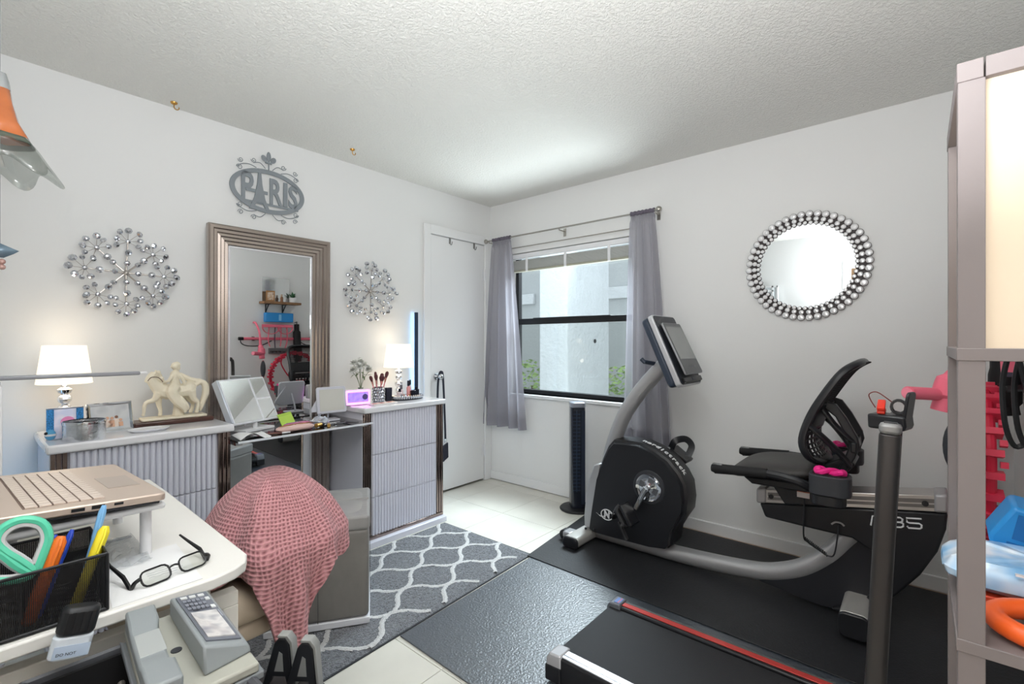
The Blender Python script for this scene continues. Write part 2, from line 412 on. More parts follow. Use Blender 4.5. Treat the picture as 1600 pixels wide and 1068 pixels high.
# curtain rod
rod = thing('curtain_rod', 'thin nickel curtain rod with ball ends above the window', 'curtain rod', (-.08, -.8, 2.11))
MB().cyl((-.08, -.02, 2.113), (-.08, -1.60, 2.113), .0065, n=10).build('rod', NICKEL, rod)
for yy in (-.008, -1.618): MB().ball((-.08, yy if yy < -1 else -.022, 2.113), .021, 12).build('finial', NICKEL, rod)
for yy in (-.06, -.81, -1.585):
    MB().tube([(-.001, yy, 2.098), (-.08, yy, 2.098), (-.08, yy, 2.106)], .005, 6).box(-.004, -.0005, yy-.012, yy+.012, 2.06, 2.12).build('bracket', NICKEL, rod)
MB().cyl((.001-.02, WY0-.03, 2.03), (-.02, WY1+.03, 2.03), .004, n=8).build('inner_rod', NICKEL, rod)
SHEER = sheermat('sheer_grey_curtain', (176, 174, 183), .28)
def curtain(name, label, top, bot, zt, zb, folds, seed):
    rnd = random.Random(seed); ph = [rnd.random()*6 for _ in range(4)]
    def fn(u, v):
        e = v**.8
        y = (top[0]+(top[1]-top[0])*u)*(1-e)+(bot[0]+(bot[1]-bot[0])*u)*e
        amp = .012+.022*e
        xx = -.08+amp*math.sin(folds*2*pi*u+ph[0]+.6*e)+.4*amp*math.sin(folds*3.1*pi*u+ph[1])-.008*e
        y += .01*e*math.sin(folds*pi*1.3*u+ph[2])
        if v < .03: xx = -.08+.010*math.sin(folds*7*pi*u)
        return (xx, y, zt+(zb-zt)*v)
    t = thing(name, label, 'curtain', (-.08, (bot[0]+bot[1])/2, zb), group='grey sheer curtains')
    MB().grid(fn, 90, 60).build('panel', SHEER, t, angle=180)
    MB().grid(lambda u, v: (fn(u, .94+.06*v)[0]-.002, fn(u, .94+.06*v)[1], fn(u, .94+.06*v)[2]), 90, 5).build('hem', SHEER, t, angle=180)
    def ruff(u, v):
        a = 2*pi*v; y = top[0]+(top[1]-top[0])*u; r = .0115+.002*math.sin(40*u+3*v)
        return (-.08+r*math.cos(a), y, 2.113+(r+.004)*math.sin(a))
    MB().grid(ruff, 50, 9).build('rod_pocket', M('gathered_pocket', (98, 92, 104), .8, bump=(150, .4, .004)), t)
    return t
curtain('sheer_curtain', 'grey sheer curtain left of the window, beside the closet door', (-.105, -.31), (-.005, -.475), 2.10, .50, 4, 2)
curtain('sheer_curtain', 'grey sheer curtain right of the window, behind the exercise bike', (-1.415, -1.59), (-1.375, -1.73), 2.10, .53, 4, 5)
# two brass ceiling hooks
BRASS = M('brass', (196, 150, 80), .3, 1.0, bump=(50, .02))
def hook(label, x, y):
    t = thing('ceiling_hook', label, 'hook', (x, y, H), group='ceiling hooks')
    MB().lathe([(.016, 0), (.014, -.006), (.006, -.011)], (x, y, H)).build('flange', BRASS, t)
    MB().tube([(x, y, H-.01), (x, y, H-.022)]+[(x+.011-.011*math.cos(a), y, H-.022-.011*math.sin(a)) for a in (0.3, .9, 1.5, 2.2, 2.9, 3.6)], .0026, 7).build('cup_hook', BRASS, t)
hook('small brass hook in the ceiling, left of the metal word sign', -2.416, -.068)
hook('small brass hook in the ceiling, right of the metal word sign', -1.51, -.226)
# ================================================================ LEFT WALL DECOR
# faceted crystal shared by the wall art
def gem(name, mat, n=8):
    mb = MB(); mb.lathe([(.55, 0), (1.0, .35), (.98, .5), (.55, .95), (.0001, 1.05)], n=n)
    me = bpy.data.meshes.new(name); me.from_pydata(mb.v, [], mb.f); me.materials.append(mat); fixn(me); return me
GEM = gem('crystal', CRYST)
def put(me, name, parent, mx):
    o = bpy.data.objects.new(name, me); COL.objects.link(o); o.parent = parent
    o.matrix_basis = wm(parent).inverted() @ mx; return o
def sunburst(label, cx, cz, rad, seed):
    rnd = random.Random(seed)
    t = thing('crystal_wall_art', label, 'wall art', (cx, 0, cz), group='crystal starburst wall art')
    WIRE = M('wire_silver', (182, 176, 170), .3, .9)
    MB().ball((cx, -.045, cz), .012, 8).cyl((cx, -.001, cz), (cx, -.045, cz), .006, n=8).build('hub', WIRE, t)
    k = rad/.215; br = MB()
    for i in range(8):
        a = pi/8*0+i*pi/4+rnd.uniform(-.05, .05); d = (math.cos(a), math.sin(a))
        yl = -.03 if i % 2 else -.05
        tip = Vector((cx+d[0]*.150*k, yl, cz+d[1]*.150*k))
        MB().cyl((cx, -.045, cz), tip, .0042, .003, n=6).build('rod', WIRE, t)
        spots = [(.045+.02*(i % 2), .013), (.098, .016)]
        for r_, s_ in spots:
            p = (cx+d[0]*r_*k, yl-.008, cz+d[1]*r_*k); put(GEM, 'crystal', t, T(*p) @ R(pi/2+rnd.uniform(-.4, .4), 'X') @ R(rnd.uniform(-.4, .4), 'Y') @ S(s_, s_, s_))
        put(GEM, 'crystal', t, T(tip.x, tip.y-.004, tip.z) @ R(pi/2, 'X') @ S(.011, .011, .011))
        for j, da in enumerate((-2.1, -1.4, -.75, 0, .75, 1.4, 2.1)):
            L_ = (.050 if abs(da) < 1 else .045)*k*rnd.uniform(.9, 1.12); aa = a+da
            q = Vector((tip.x+L_*math.cos(aa), yl-rnd.uniform(-.012, .02), tip.z+L_*math.sin(aa)))
            br.cyl(tip, q, .0011, n=4)
            s_ = rnd.choice((.014, .0155, .017))*(1.0 if abs(da) < 1 else .85)
            put(GEM, 'crystal', t, T(*q) @ R(pi/2+rnd.uniform(-.6, .6), 'X') @ R(rnd.uniform(-.6, .6), 'Y') @ S(s_, s_, s_))
    br.build('fine_wires', WIRE, t)
sunburst('crystal starburst wall art left of the tall mirror', -2.605, 1.557, .215, 3)
sunburst('crystal starburst wall art right of the tall mirror', -1.262, 1.577, .212, 8)
# metal word sign
SIGN = M('sign_grey_metal', (136, 142, 147), .55, .1, bump=(60, .08, .002))
ps = thing('word_sign', 'grey metal oval wall sign reading PARIS with scrolls', 'sign', (-1.932, 0, 2.115))
SX, SZ = -1.932, 2.112; SY = -.022
def oval(rx, rz, n=64): return [(SX+rx*math.cos(2*pi*i/n), SZ+rz*math.sin(2*pi*i/n)) for i in range(n)]
o_, i_ = oval(.212, .128), oval(.186, .104)
n = len(o_)
mb = MB(); vs = [(p[0], SY, p[1]) for p in o_]+[(p[0], SY, p[1]) for p in i_]+[(p[0], SY+.006, p[1]) for p in o_]+[(p[0], SY+.006, p[1]) for p in i_]
fs = []
for i in range(n):
    j = (i+1) % n; fs += [(i, j, n+j, n+i), (2*n+i, 3*n+i, 3*n+j, 2*n+j), (i, 2*n+i, 2*n+j, j), (n+i, n+j, 3*n+j, 3*n+i)]
mb.add(vs, fs).build('oval_ring', SIGN, ps)
for ch, x, sz, sx_, zo in (('P', -.122, .185, .75, .0), ('R', .036, .175, .72, -.002), ('I', .096, .165, 1.0, -.004), ('S', .142, .155, .8, -.008)):
    text(ch, sz, T(SX+x, SY+.003, SZ+zo) @ FACE_MY @ S(sx_, 1.2, 1), SIGN, ps, 'letter', .003, bold=.004)
ax = SX-.052
tw = MB().prism([(ax-.006, SZ+.122), (ax+.006, SZ+.122), (ax+.014, SZ+.03), (ax+.03, SZ-.05), (ax+.058, SZ-.118), (ax+.036, SZ-.118), (ax+.018, SZ-.075), (ax-.018, SZ-.075), (ax-.036, SZ-.118), (ax-.058, SZ-.118), (ax-.03, SZ-.05), (ax-.014, SZ+.03)], 'y', SY-.0012, SY+.0068)
tw.box(ax-.075, ax+.045, SY+.0012, SY+.0048, SZ-.02, SZ-.002)
tw.build('letter', SIGN, ps, label='letter A shaped like a lattice tower')
MB().box(SX-.165, SX+.175, SY+.002, SY+.0055, SZ-.082, SZ-.07).build('base_bar', SIGN, ps)
fl = MB()
fl.ball((SX-.002, SY, SZ+.205), .024, 8, (.55, .3, 1.25))
for s in (-1, 1): fl.ball((SX-.002+s*.026, SY, SZ+.19), .02, 8, (.75, .3, 1.0), mx=R(s*.6, 'Y'))
fl.box(SX-.02, SX+.016, SY-.003, SY+.006, SZ+.165, SZ+.175).cyl((SX-.002, SY, SZ+.125), (SX-.002, SY, SZ+.18), .004, n=6)
fl.build('fleur', SIGN, ps)
def curl(x, z, r, s, v, turns=1.35):
    return [(x+s*r*(1-t*.75)*math.cos(2*pi*turns*t), SY+.002, z+v*r*(1-t*.75)*math.sin(2*pi*turns*t)) for t in [i/18 for i in range(19)]]
for v in (1, -1):
    for s in (-1, 1):
        z0 = SZ+v*.128
        c1 = [(SX+s*.02, SY+.002, SZ+v*.132), (SX+s*.05, SY+.002, SZ+v*.158), (SX+s*.085, SY+.002, SZ+v*.15)]
        c2 = [(SX+s*.07, SY+.002, SZ+v*.125), (SX+s*.11, SY+.002, SZ+v*.135), (SX+s*.15, SY+.002, SZ+v*.125), (SX+s*.175, SY+.002, SZ+v*.105)]
        mb = MB().tube(spline(c1, 6), .0023, 6).tube(curl(SX+s*.085-s*.0, SZ+v*.165, .015, s, -v), .002, 6)
        mb.tube(spline(c2, 6), .0023, 6).tube(curl(SX+s*.16, SZ+v*.105, .017, s, v), .002, 6).tube(curl(SX+s*.155, SZ+v*.148, .015, s, -v), .002, 6)
        mb.build('scroll', SIGN, ps)

# tall framed mirror
FRM = M('champagne_silver_frame', (172, 160, 152), .22, .9, bump=(140, .04, .001), var=.1, vscale=3)
mr = thing('floor_mirror', 'tall mirror with a ribbed champagne-silver frame behind the vanity', 'mirror', (-1.922, -.03, 0))
LOCAL[0] = True
hw, zt = .342, 1.862
prof = [(0, 0), (0, -.035), (.008, -.042), (.022, -.042), (.028, -.034), (.042, -.034), (.047, -.026), (.060, -.028), (.066, -.020), (.080, -.022), (.086, -.013), (.1, -.015), (.108, -.004), (.108, 0)]
rings = [[(-hw+i, d, i), (hw-i, d, i), (hw-i, d, zt-i), (-hw+i, d, zt-i)] for i, d in prof]
MB().loft(rings, caps=False).build('frame', FRM, mr, smooth=False)
MB().box(-hw+.1, hw-.1, -.004, .0, .1, zt-.1).build('mirror_glass', MIRROR, mr, smooth=False)
bv = MB()
iw = hw-.108
for (a, b_) in (((-iw, .108), (-iw, zt-.108)), ((iw, .108), (iw, zt-.108)), ((-iw, .108), (iw, .108)), ((-iw, zt-.108), (iw, zt-.108))):
    x0, x1 = min(a[0], b_[0]), max(a[0], b_[0]); z0, z1 = min(a[1], b_[1]), max(a[1], b_[1])
    bv.box(x0-(.006 if x0 == x1 else 0), x1+(.006 if x0 == x1 else 0), -.008, -.003, z0-(.006 if z0 == z1 else 0), z1+(.006 if z0 == z1 else 0))
bv.build('bevel_edge', M('bevel_white', (235, 235, 238), .08, .4), mr)
LOCAL[0] = False
mr.rotation_euler = (math.radians(.45), 0, math.radians(-.75))

# ================================================================ VANITY
TOPM = M('white_marble_top', (233, 233, 236), .12, var=.035, vscale=3, coat=.5)
LAC = M('lilac_white_lacquer', (222, 223, 234), .22, coat=.4)
BRZ = M('dark_mirror_trim', (150, 134, 128), .1, 1.0)
def cabinet(label, x0, x1, name):
    t = thing(name, label, 'cabinet', ((x0+x1)/2, -.24, 0), group='fluted vanity cabinets')
    yf = -.44
    MB().box(x0-.005, x1+.005, yf-.045, -.03, .0, .038).build('plinth', LAC, t, bevel=.004)
    MB().box(x0, x1, yf+.015, -.03, .038, .80).build('body', LAC, t, bevel=.003)
    MB().box(x0-.012, x1+.012, yf-.028, -.02, .80, .835).build('top', TOPM, t, bevel=.008, seg=3)
    for s, xx in ((1, x0), (-1, x1)):
        mb = MB()
        for k in range(3): mb.box(xx+s*k*.017, xx+s*(k*.017+.0155), yf-.012+k*.004, yf+.012, .06, .80)
        mb.build('mirror_trim', BRZ, t, bevel=.003)
    MB().box(x0, x1, yf-.012, yf+.012, .039, .06).build('bottom_trim', BRZ, t, bevel=.002)
    a, b_ = x0+.055, x1-.055; nfl = 24
    for z0, z1 in ((.062, .288), (.292, .543), (.547, .797)):
        poly = [(b_, yf+.014), (a, yf+.014)]
        for i in range(nfl):
            wv_ = (b_-a)/nfl; u = a+i*wv_
            poly += [(u, yf+.005)] + [(u+wv_*(.04+.8*k/4), yf-.012*math.sin(pi*(.12+.76*k/4))) for k in range(5)] + [(u+wv_*.9, yf+.005)]
        mb = MB(); n_ = len(poly)
        vs = [(p[0], p[1], z0) for p in poly]+[(p[0], p[1], z1) for p in poly]
        fs = [tuple(range(n_)), tuple(range(n_, 2*n_))[::-1]]+[(i, (i+1) % n_, n_+(i+1) % n_, n_+i) for i in range(n_)]
        mb.add(vs, fs).build('drawer', LAC, t, label='fluted white drawer front', angle=50)
    return t
cabinet('white fluted vanity cabinet left of the tall mirror', -2.905, -2.285, 'vanity_cabinet')
cabinet('white fluted vanity cabinet right of the tall mirror', -1.565, -.955, 'vanity_cabinet')
gt = thing('vanity_tabletop', 'black glass tabletop bridging the two white cabinets', 'table top', (-1.925, -.3, .757))
MB().box(-2.283, -1.567, -.535, -.085, .752, .760).build('glass_sheet', M('black_glass', (14, 15, 18), .05, coat=.5), gt, bevel=.002)
MB().box(-2.283, -1.567, -.540, -.535, .751, .761).build('polished_edge', M('edge_bright', (226, 230, 236), .15), gt)
for s in (-2.28, -1.60): MB().box(s, s+.03, -.5, -.15, .735, .752).build('support', CHROME, gt)

# ---- lamps
SHADE = M('lamp_shade_glow', (245, 238, 226), .8, emit=.33, ecol=(255, 240, 216))
CLEAR = glassmat('clear_crystal', (244, 247, 250), .30, .03)
def table_lamp(label, x, y, z, k=1.0):
    t = thing('table_lamp', label, 'lamp', (x, y, z), group='small lit table lamps')
    r1, r0, zb, zt_ = .092*k, .072*k, .212, .375
    LOCAL[0] = True
    MB().lathe([(r1, zb), (r0, zt_), (r0-.002, zt_), (r1-.002, zb), (r1, zb)], n=40).build('shade', SHADE, t)
    MB().lathe([(.001, .0), (.048, 0), (.05, .006), (.044, .014), (.02, .018), (.016, .026), (.001, .026)]).build('base', CHROME, t)
    mb = MB(); mb.ball((0, 0, .05), .024, 8); mb.ball((0, 0, .098), .028, 8); mb.ball((0, 0, .146), .024, 8)
    mb.build('crystal_stem', M('stem_crystal', (236, 238, 242), .05, .75), t, smooth=False)
    MB().lathe([(.008, .165), (.022, .172), (.026, .186), (.012, .196), (.01, .215), (.0001, .215)], n=20).build('collar', CHROME, t)
    MB().tube([(r1-.003, 0, zb+.01), (0, 0, zb+.005), (-r1+.003, 0, zb+.01)], .0015, 5).build('spider', CHROME, t)
    l = bpy.data.lights.new('bulb', 'POINT'); l.energy = .1; l.color = (1, .86, .68); l.shadow_soft_size = .03
    o = bpy.data.objects.new('bulb', l); COL.objects.link(o); o.parent = t; o.location = (0, 0, .40)
    l2 = bpy.data.lights.new('bulb', 'POINT'); l2.energy = .09; l2.color = (1, .86, .68); l2.shadow_soft_size = .02
    o = bpy.data.objects.new('bulb', l2); COL.objects.link(o); o.parent = t; o.location = (0.0, -.035, .19)
    LOCAL[0] = False
    return t
table_lamp('lit white table lamp on the left cabinet, with crystal ball stem', -2.832, -.15, .835)
table_lamp('lit white table lamp on the right cabinet, beside the perfume tray', -1.105, -.15, .835, 1.14)

# ---- on the left cabinet
def frame(name, label, x, y, z, w_, h_, rz, lean, border, fm, pic, extra=None):
    t = thing(name, label, 'photo frame', (x, y, z), rz); LOCAL[0] = True
    mx = T(0, 0, 0) @ R(-lean, 'X')
    rings = [[tuple(mx @ Vector((sx*(w_/2-i), d, (h_/2)+sz*(h_/2-i)))) for sx, sz in ((-1, -1), (1, -1), (1, 1), (-1, 1))] for i, d in ((0, .012), (0, 0), (border*.3, -.004), (border, .002), (border, .006))]
    MB().loft(rings, caps=False).build('frame_border', fm, t, smooth=False)
    MB().box(-w_/2+border*.7, w_/2-border*.7, .004, .008, border*.7, h_-border*.7, mx).build('picture', pic, t)
    MB().box(-w_/2+.004, w_/2-.004, .008, .013, .004, h_-.004, mx).build('back_board', BLACKM, t)
    yt_ = .018+h_*.7*math.tan(lean)
    MB().add([(-.02, .020, .0), (.02, .020, 0), (.012, .05+h_*.45, 0), (-.012, .05+h_*.45, 0), (-.012, yt_, h_*.7), (.012, yt_, h_*.7)], [(0, 1, 2, 3), (3, 2, 5, 4), (0, 3, 4), (1, 5, 2)]).build('easel_leg', BLACKM, t)
    if extra: extra(t, mx)
    LOCAL[0] = False; return t
def picmat(name, c1, c2, c3, scale):
    m = bpy.data.materials.new(name); m.use_nodes = True; nt = m.node_tree; b = nt.nodes['Principled BSDF']; b.inputs['Roughness'].default_value = .2
    tc = nt.nodes.new('ShaderNodeTexCoord'); n = nt.nodes.new('ShaderNodeTexNoise'); n.inputs['Scale'].default_value = scale; n.inputs['Detail'].default_value = 2
    r = nt.nodes.new('ShaderNodeValToRGB'); e = r.color_ramp.elements
    e[0].position = .35; e[0].color = lin(c1); e[1].position = .65; e[1].color = lin(c3); q = e.new(.5); q.color = lin(c2)
    nt.links.new(tc.outputs['Object'], n.inputs['Vector']); nt.links.new(n.outputs['Fac'], r.inputs['Fac']); nt.links.new(r.outputs['Color'], b.inputs['Base Color']); return m
def family(t, mx):
    SK = [M('print_skin', (214, 168, 140), .5), M('print_dark', (140, 100, 80), .5), M('print_pale', (232, 214, 200), .5)]
    for k, (x, z) in enumerate(((-.028, .052), (-.012, .062), (.004, .06), (.02, .064), (.034, .05), (-.004, .045))):
        MB().box(x-.008, x+.008, .0028, .0036, .022, z-.008, mx).build('printed_figure', SK[2] if k % 2 else SK[0], t)
        MB().cyl(mx @ Vector((x, .0028, z)), mx @ Vector((x, .0036, z)), .0065, n=10).build('printed_head', SK[1] if k % 3 == 0 else SK[0], t)
frame('photo_frame', 'silver photo frame with a group portrait, left of the horse statue', -2.695, -.285, .835, .158, .13, .16, .22, .012, CHROME, picmat('grey_photo', (196, 200, 204), (214, 214, 214), (180, 182, 186), 9), family)
BG = M('blue_glitter', (60, 140, 205), .3, .4, bump=(500, .8, .004), var=.5, vscale=260)
def blue_side(t, mx):
    for s in (-1, 1): MB().box(s*.044-.011, s*.044+.011, -.006, .001, .008, .122, mx).build('glitter_strip', BG, t)
    MB().cyl(mx @ Vector((.008, .003, .07)), mx @ Vector((.008, .0005, .07)), .022, n=16).build('printed_bloom', M('print_pink', (236, 140, 190), .5), t)
frame('photo_frame', 'small blue glitter photo frame at the left end of the cabinet', -2.85, -.335, .835, .112, .13, -.1, .3, .006, M('frame_pale', (205, 214, 226), .25, .3), picmat('lilac_photo', (200, 205, 232), (225, 218, 235), (176, 190, 226), 14), blue_side)
cj = thing('candle_jar', 'wide silver foil candle jar in front of the blue frame', 'candle', (-2.80, -.395, .835)); LOCAL[0] = True
MB().lathe([(.001, 0), (.064, 0), (.066, .004), (.066, .072), (.063, .072), (.062, .008), (.001, .008)], n=36).build('jar', M('silver_foil_glass', (214, 217, 222), .18, .75, bump=(70, .5, .004), var=.25, vscale=25), cj)
MB().lathe([(.001, .05), (.061, .05), (.061, .052), (.001, .052)], n=30).build('wax', M('wax', (238, 236, 230), .6), cj)
MB().lathe([(.0675, .064), (.0685, .07), (.0675, .076), (.0655, .076), (.0655, .064), (.0675, .064)], n=36).build('rim', CHROME, cj)
LOCAL[0] = False
sd = tag(MB().lathe([(.001, 0), (.062, 0), (.075, .008), (.076, .012), (.06, .009), (.001, .006)], (0, 0, 0), 30, mx=S(1, .62, 1)).build('soap_dish', WHITE), 'flat white oval dish in front of the silver photo frame', 'dish')
sd.location = (-2.585, -.375, .836)
tf = thing('toy_fish', 'tiny blue striped figurine behind the blue frame', 'figurine', (-2.893, -.33, .835)); LOCAL[0] = True
MB().ball((0, 0, .022), .017, 8, (1, .7, 1.25)).build('body', M('toy_blue', (90, 170, 215), .4), tf); MB().ball((-.013, -.006, .03), .006, 6).build('eye', BLACK, tf)
MB().lathe([(.0175, .018), (.0182, .022), (.0175, .026)], n=12, mx=S(1, .7, 1)).build('stripe', WHITEP, tf)
LOCAL[0] = False
# horse statue
hs = thing('horse_statue', 'cream statue of a lady riding a horse on a wooden base', 'statue', (-2.445, -.2, .835), -.05)
IV = M('ivory_resin', (238, 228, 205), .45, bump=(90, .25, .004))
LOCAL[0] = True
MB().box(-.165, .15, -.06, .06, 0, .022).build('wooden_base', M('dark_walnut', (70, 38, 30), .3, var=.25, vscale=10, coat=.4), hs, bevel=.006, seg=3)
MB().box(-.135, .125, -.045, .045, .022, .034).build('ground_slab', IV, hs, bevel=.004)
def cap(mb, pts, rs, n=8):
    rs = [q_*1.14 for q_ in rs]
    mb.tube(spline([Vector(p) for p in pts], 3), [rs[min(i//3, len(rs)-1)]*(1-(i % 3)/3)+rs[min(i//3+1, len(rs)-1)]*((i % 3)/3) for i in range(3*(len(pts)-1)+1)], n)
hb = MB()
cap(hb, [(-.07, 0, .165), (-.03, 0, .152), (.02, 0, .150), (.06, 0, .158), (.075, 0, .15)], [.022, .034, .031, .034, .018])           # trunk
cap(hb, [(-.06, 0, .165), (-.085, 0, .2), (-.092, 0, .225), (-.085, 0, .238)], [.028, .021, .017, .014])                                # neck
cap(hb, [(-.08, 0, .24), (-.1, 0, .222), (-.112, 0, .2)], [.015, .013, .008])                                                           # head bowed
for s in (-1, 1): hb.tube([(-.078, s*.008, .245), (-.074, s*.011, .262)], [.006, .001], 5)
for k in range(6): hb.ball((-.066+.006*k, .004*(k % 2), .245-.015*k), .011, 6)                                                           # mane
cap(hb, [(-.07, -.014, .15), (-.085, -.016, .118), (-.118, -.018, .105), (-.124, -.018, .06)], [.016, .011, .008, .006]); hb.ball((-.126, -.018, .052), .008, 6)  # raised foreleg
cap(hb, [(-.06, .014, .15), (-.062, .015, .1), (-.055, .015, .06), (-.058, .015, .036)], [.017, .011, .007, .008])
cap(hb, [(.06, -.015, .15), (.072, -.016, .11), (.092, -.016, .088), (.084, -.016, .04)], [.022, .014, .008, .008])                       # hind legs
cap(hb, [(.055, .015, .15), (.06, .016, .11), (.078, .016, .085), (.066, .016, .038)], [.022, .014, .008, .008])
cap(hb, [(.078, 0, .17), (.105, 0, .19), (.125, 0, .175), (.128, 0, .13), (.112, 0, .08), (.105, 0, .045)], [.008, .011, .014, .015, .012, .004])  # tail
cap(hb, [(0, -.006, .17), (-.002, -.008, .21), (.0, -.004, .24), (.0, -.002, .252)], [.024, .016, .019, .008])                            # rider torso
hb.ball((-.002, -.004, .274), .0165, 8, (1, 1, 1.15)); hb.ball((.008, 0, .28), .015, 8); hb.ball((.012, .0, .262), .011, 6)                # head, hair
hb.tube([(-.017, -.006, .271), (-.021, -.006, .267)], [.004, .002], 5)                                                                    # nose
cap(hb, [(-.014, -.02, .236), (-.03, -.026, .205), (-.05, -.012, .2)], [.008, .007, .005])                                               # rein arm
cap(hb, [(.014, -.018, .236), (.03, -.026, .2), (.036, -.02, .176)], [.008, .007, .005])
cap(hb, [(-.004, -.026, .178), (-.02, -.04, .15), (.0, -.042, .11), (.03, -.038, .075), (.035, -.03, .05)], [.024, .022, .020, .016, .008])   # draped skirt
for k in range(4): cap(hb, [(-.03+.014*k, -.046, .165-.012*k), (-.012+.016*k, -.056, .12-.01*k), (.012+.012*k, -.046, .08-.006*k)], [.006, .007, .004], 6)
cap(hb, [(.02, .01, .235), (.045, .01, .215), (.075, .006, .2), (.11, .004, .2)], [.008, .012, .012, .006])                               # cape
cap(hb, [(.01, 0, .13), (.012, 0, .08), (.014, 0, .034)], [.018, .016, .024])                                                            # support
hb.build('figure', IV, hs, remesh=.0032)
MB().tube(spline([(-.108, -.012, .208), (-.095, -.02, .225), (-.07, -.024, .222), (-.05, -.016, .2)], 5), .0018, 5).build('bridle', M('bridle_brown', (90, 66, 50), .5), hs)
LOCAL[0] = False
# ================================================================ ON THE GLASS TABLE
# lighted folding makeup mirror (white frame, one wide pane, two small panes)
tm = thing('folding_makeup_mirror', 'white folding makeup mirror leaning back on the glass table', 'mirror', (-2.10, -.29, .761), math.radians(20)); LOCAL[0] = True
MXF = T(0, 0, .045) @ R(math.radians(-28), 'X')
MB().box(-.14, .14, -.0, .014, .0, .255, MXF).build('frame', WHITE, tm, bevel=.004)
MB().box(-.13, .034, -.002, .0, .01, .245, MXF).build('wide_pane', MIRROR, tm, smooth=False)
MB().box(.046, .131, -.002, .0, .132, .245, MXF).build('small_pane', MIRROR, tm, smooth=False)
MB().box(.046, .131, -.002, .0, .01, .122, MXF).build('small_pane', MIRROR, tm, smooth=False)
MB().box(-.152, -.141, -.01, .03, .01, .25, MXF).build('side_wing', M('wing_clear', (205, 212, 222), .15, .2), tm, bevel=.003)
MB().tube([(0, .09, .2), (0, .11, .1), (0, .09, .01)], .006, 6).build('stand_neck', WHITEP, tm)
MB().box(-.09, .09, -.02, .12, .0, .012).tube([(0, .02, .01), (0, .02, .055)], .012, 8).build('foot', WHITEP, tm, bevel=.001)
LOCAL[0] = False
# small square lighted mirror
sm = thing('square_makeup_mirror', 'small square grey-framed makeup mirror near the right cabinet', 'mirror', (-1.70, -.33, .761), math.radians(-6)); LOCAL[0] = True
mx = T(0, 0, .05) @ R(math.radians(-8), 'X')
MB().prism(rrect(0, .075, .175, .155, .014), 'y', 0, .016, mx).build('frame', M('pearl_grey', (206, 207, 216), .3), sm, bevel=.004)
MB().prism(rrect(0, .075, .145, .125, .006), 'y', -.0015, 0, mx).build('pane', M('pale_mirror', (222, 222, 214), .25, .2), sm, smooth=False)  # pale reflection put into the pane's diffuse colour
MB().prism([(-.05, .012), (-.05, .13), (-.115, .03), (-.115, .012)], 'y', .018, .03, mx).build('side_flap', M('pearl_grey', (206, 207, 216)), sm, bevel=.003)
MB().tube([(0, .02, .12), (0, .06, .05), (0, .075, .002)], .006, 8).build('neck', M('pearl_grey', (206, 207, 216)), sm)
MB().prism(rrect(0, .05, .11, .09, .02), 'z', 0, .008).build('foot', M('pearl_grey', (206, 207, 216)), sm, bevel=.002)
LOCAL[0] = False
# makeup clutter
def pouch(name, label, cat, x, y, z, sx, sy, sz, rz, mat, zipm=None):
    t = thing(name, label, cat, (x, y, z), rz); LOCAL[0] = True
    def fn(u, v):
        a = 2*pi*u; b = -pi/2+pi*v; cx_ = abs(math.cos(a))**.6*(1 if math.cos(a) > 0 else -1); sy_ = abs(math.sin(a))**.6*(1 if math.sin(a) > 0 else -1)
        cb = max(0.0, math.cos(b))**.5; return (sx/2*cx_*cb, sy/2*sy_*cb, sz/2+sz/2*math.sin(b)*(1+.12*math.sin(5*a)))
    MB().grid(fn, 32, 12, closed=True).build('body', mat, t)
    MB().tube([(-sx*.42, 0, sz*1.01), (0, 0, sz*1.05), (sx*.42, 0, sz*1.01)], .0025, 6).build('zip', zipm or BRASS, t)
    MB().box(sx*.42, sx*.52, -.004, .004, sz*.9, sz*.96).build('zip_pull', zipm or BRASS, t)
    LOCAL[0] = False; return t
pouch('cosmetic_pouch', 'long pale pink cosmetic pouch on the glass table', 'pouch', -1.98, -.46, .761, .20, .07, .032, .08, M('pale_pink_leather', (222, 188, 180), .45, bump=(40, .2)))
pouch('cosmetic_pouch', 'clear pouch with red and magenta contents on the glass table', 'pouch', -1.93, -.38, .761, .16, .06, .03, .12, M('magenta_mix', (196, 120, 150), .25, var=.5, vscale=30), CHROME)
sn = thing('sticky_note_pad', 'lime green note pad propped in front of the tall mirror', 'notepad', (-1.925, -.27, .761), math.radians(10)); LOCAL[0] = True
MB().box(-.042, .042, 0, .004, 0, .075, R(-.5, 'X') @ R(-.12, 'Y')).build('pad', M('lime_paper', (196, 230, 100), .7, var=.03), sn)
MB().box(-.042, .042, -.0008, 0, .06, .075, R(-.5, 'X') @ R(-.12, 'Y')).build('top_band', M('lime_paper_dark', (184, 220, 90), .7), sn)
LOCAL[0] = False
def tubeobj(name, label, cat, x, y, z, L_, r, rz, mat, capm, group=None):
    t = thing(name, label, cat, (x, y, z+r), rz, group); LOCAL[0] = True
    MB().cyl((-L_/2, 0, 0), (L_*.15, 0, 0), r, n=14).build('barrel', mat, t); MB().cyl((L_*.15, 0, 0), (L_/2, 0, 0), r*1.02, r*.9, 14).build('cap', capm, t)
    LOCAL[0] = False; return t
GOLD = M('gold_tube', (212, 168, 92), .25, .7)
tubeobj('foundation_tube', 'gold makeup tube lying at the end of the pink pouch', 'makeup', -1.845, -.455, .761, .06, .012, .5, GOLD, BLACK)
tubeobj('lipstick', 'gold and black lipstick lying beside the gold tube', 'makeup', -1.80, -.47, .761, .065, .009, 1.1, GOLD, BLACK)
tubeobj('eyeliner_pencil', 'brown and white pencil lying at the front of the glass table', 'makeup', -2.08, -.49, .761, .11, .005, -.35, M('pencil_brown', (110, 70, 60), .4), WHITEP)
tw_ = thing('tweezers', 'silver eyelash curler lying among the makeup', 'makeup tool', (-1.77, -.43, .761)); LOCAL[0] = True
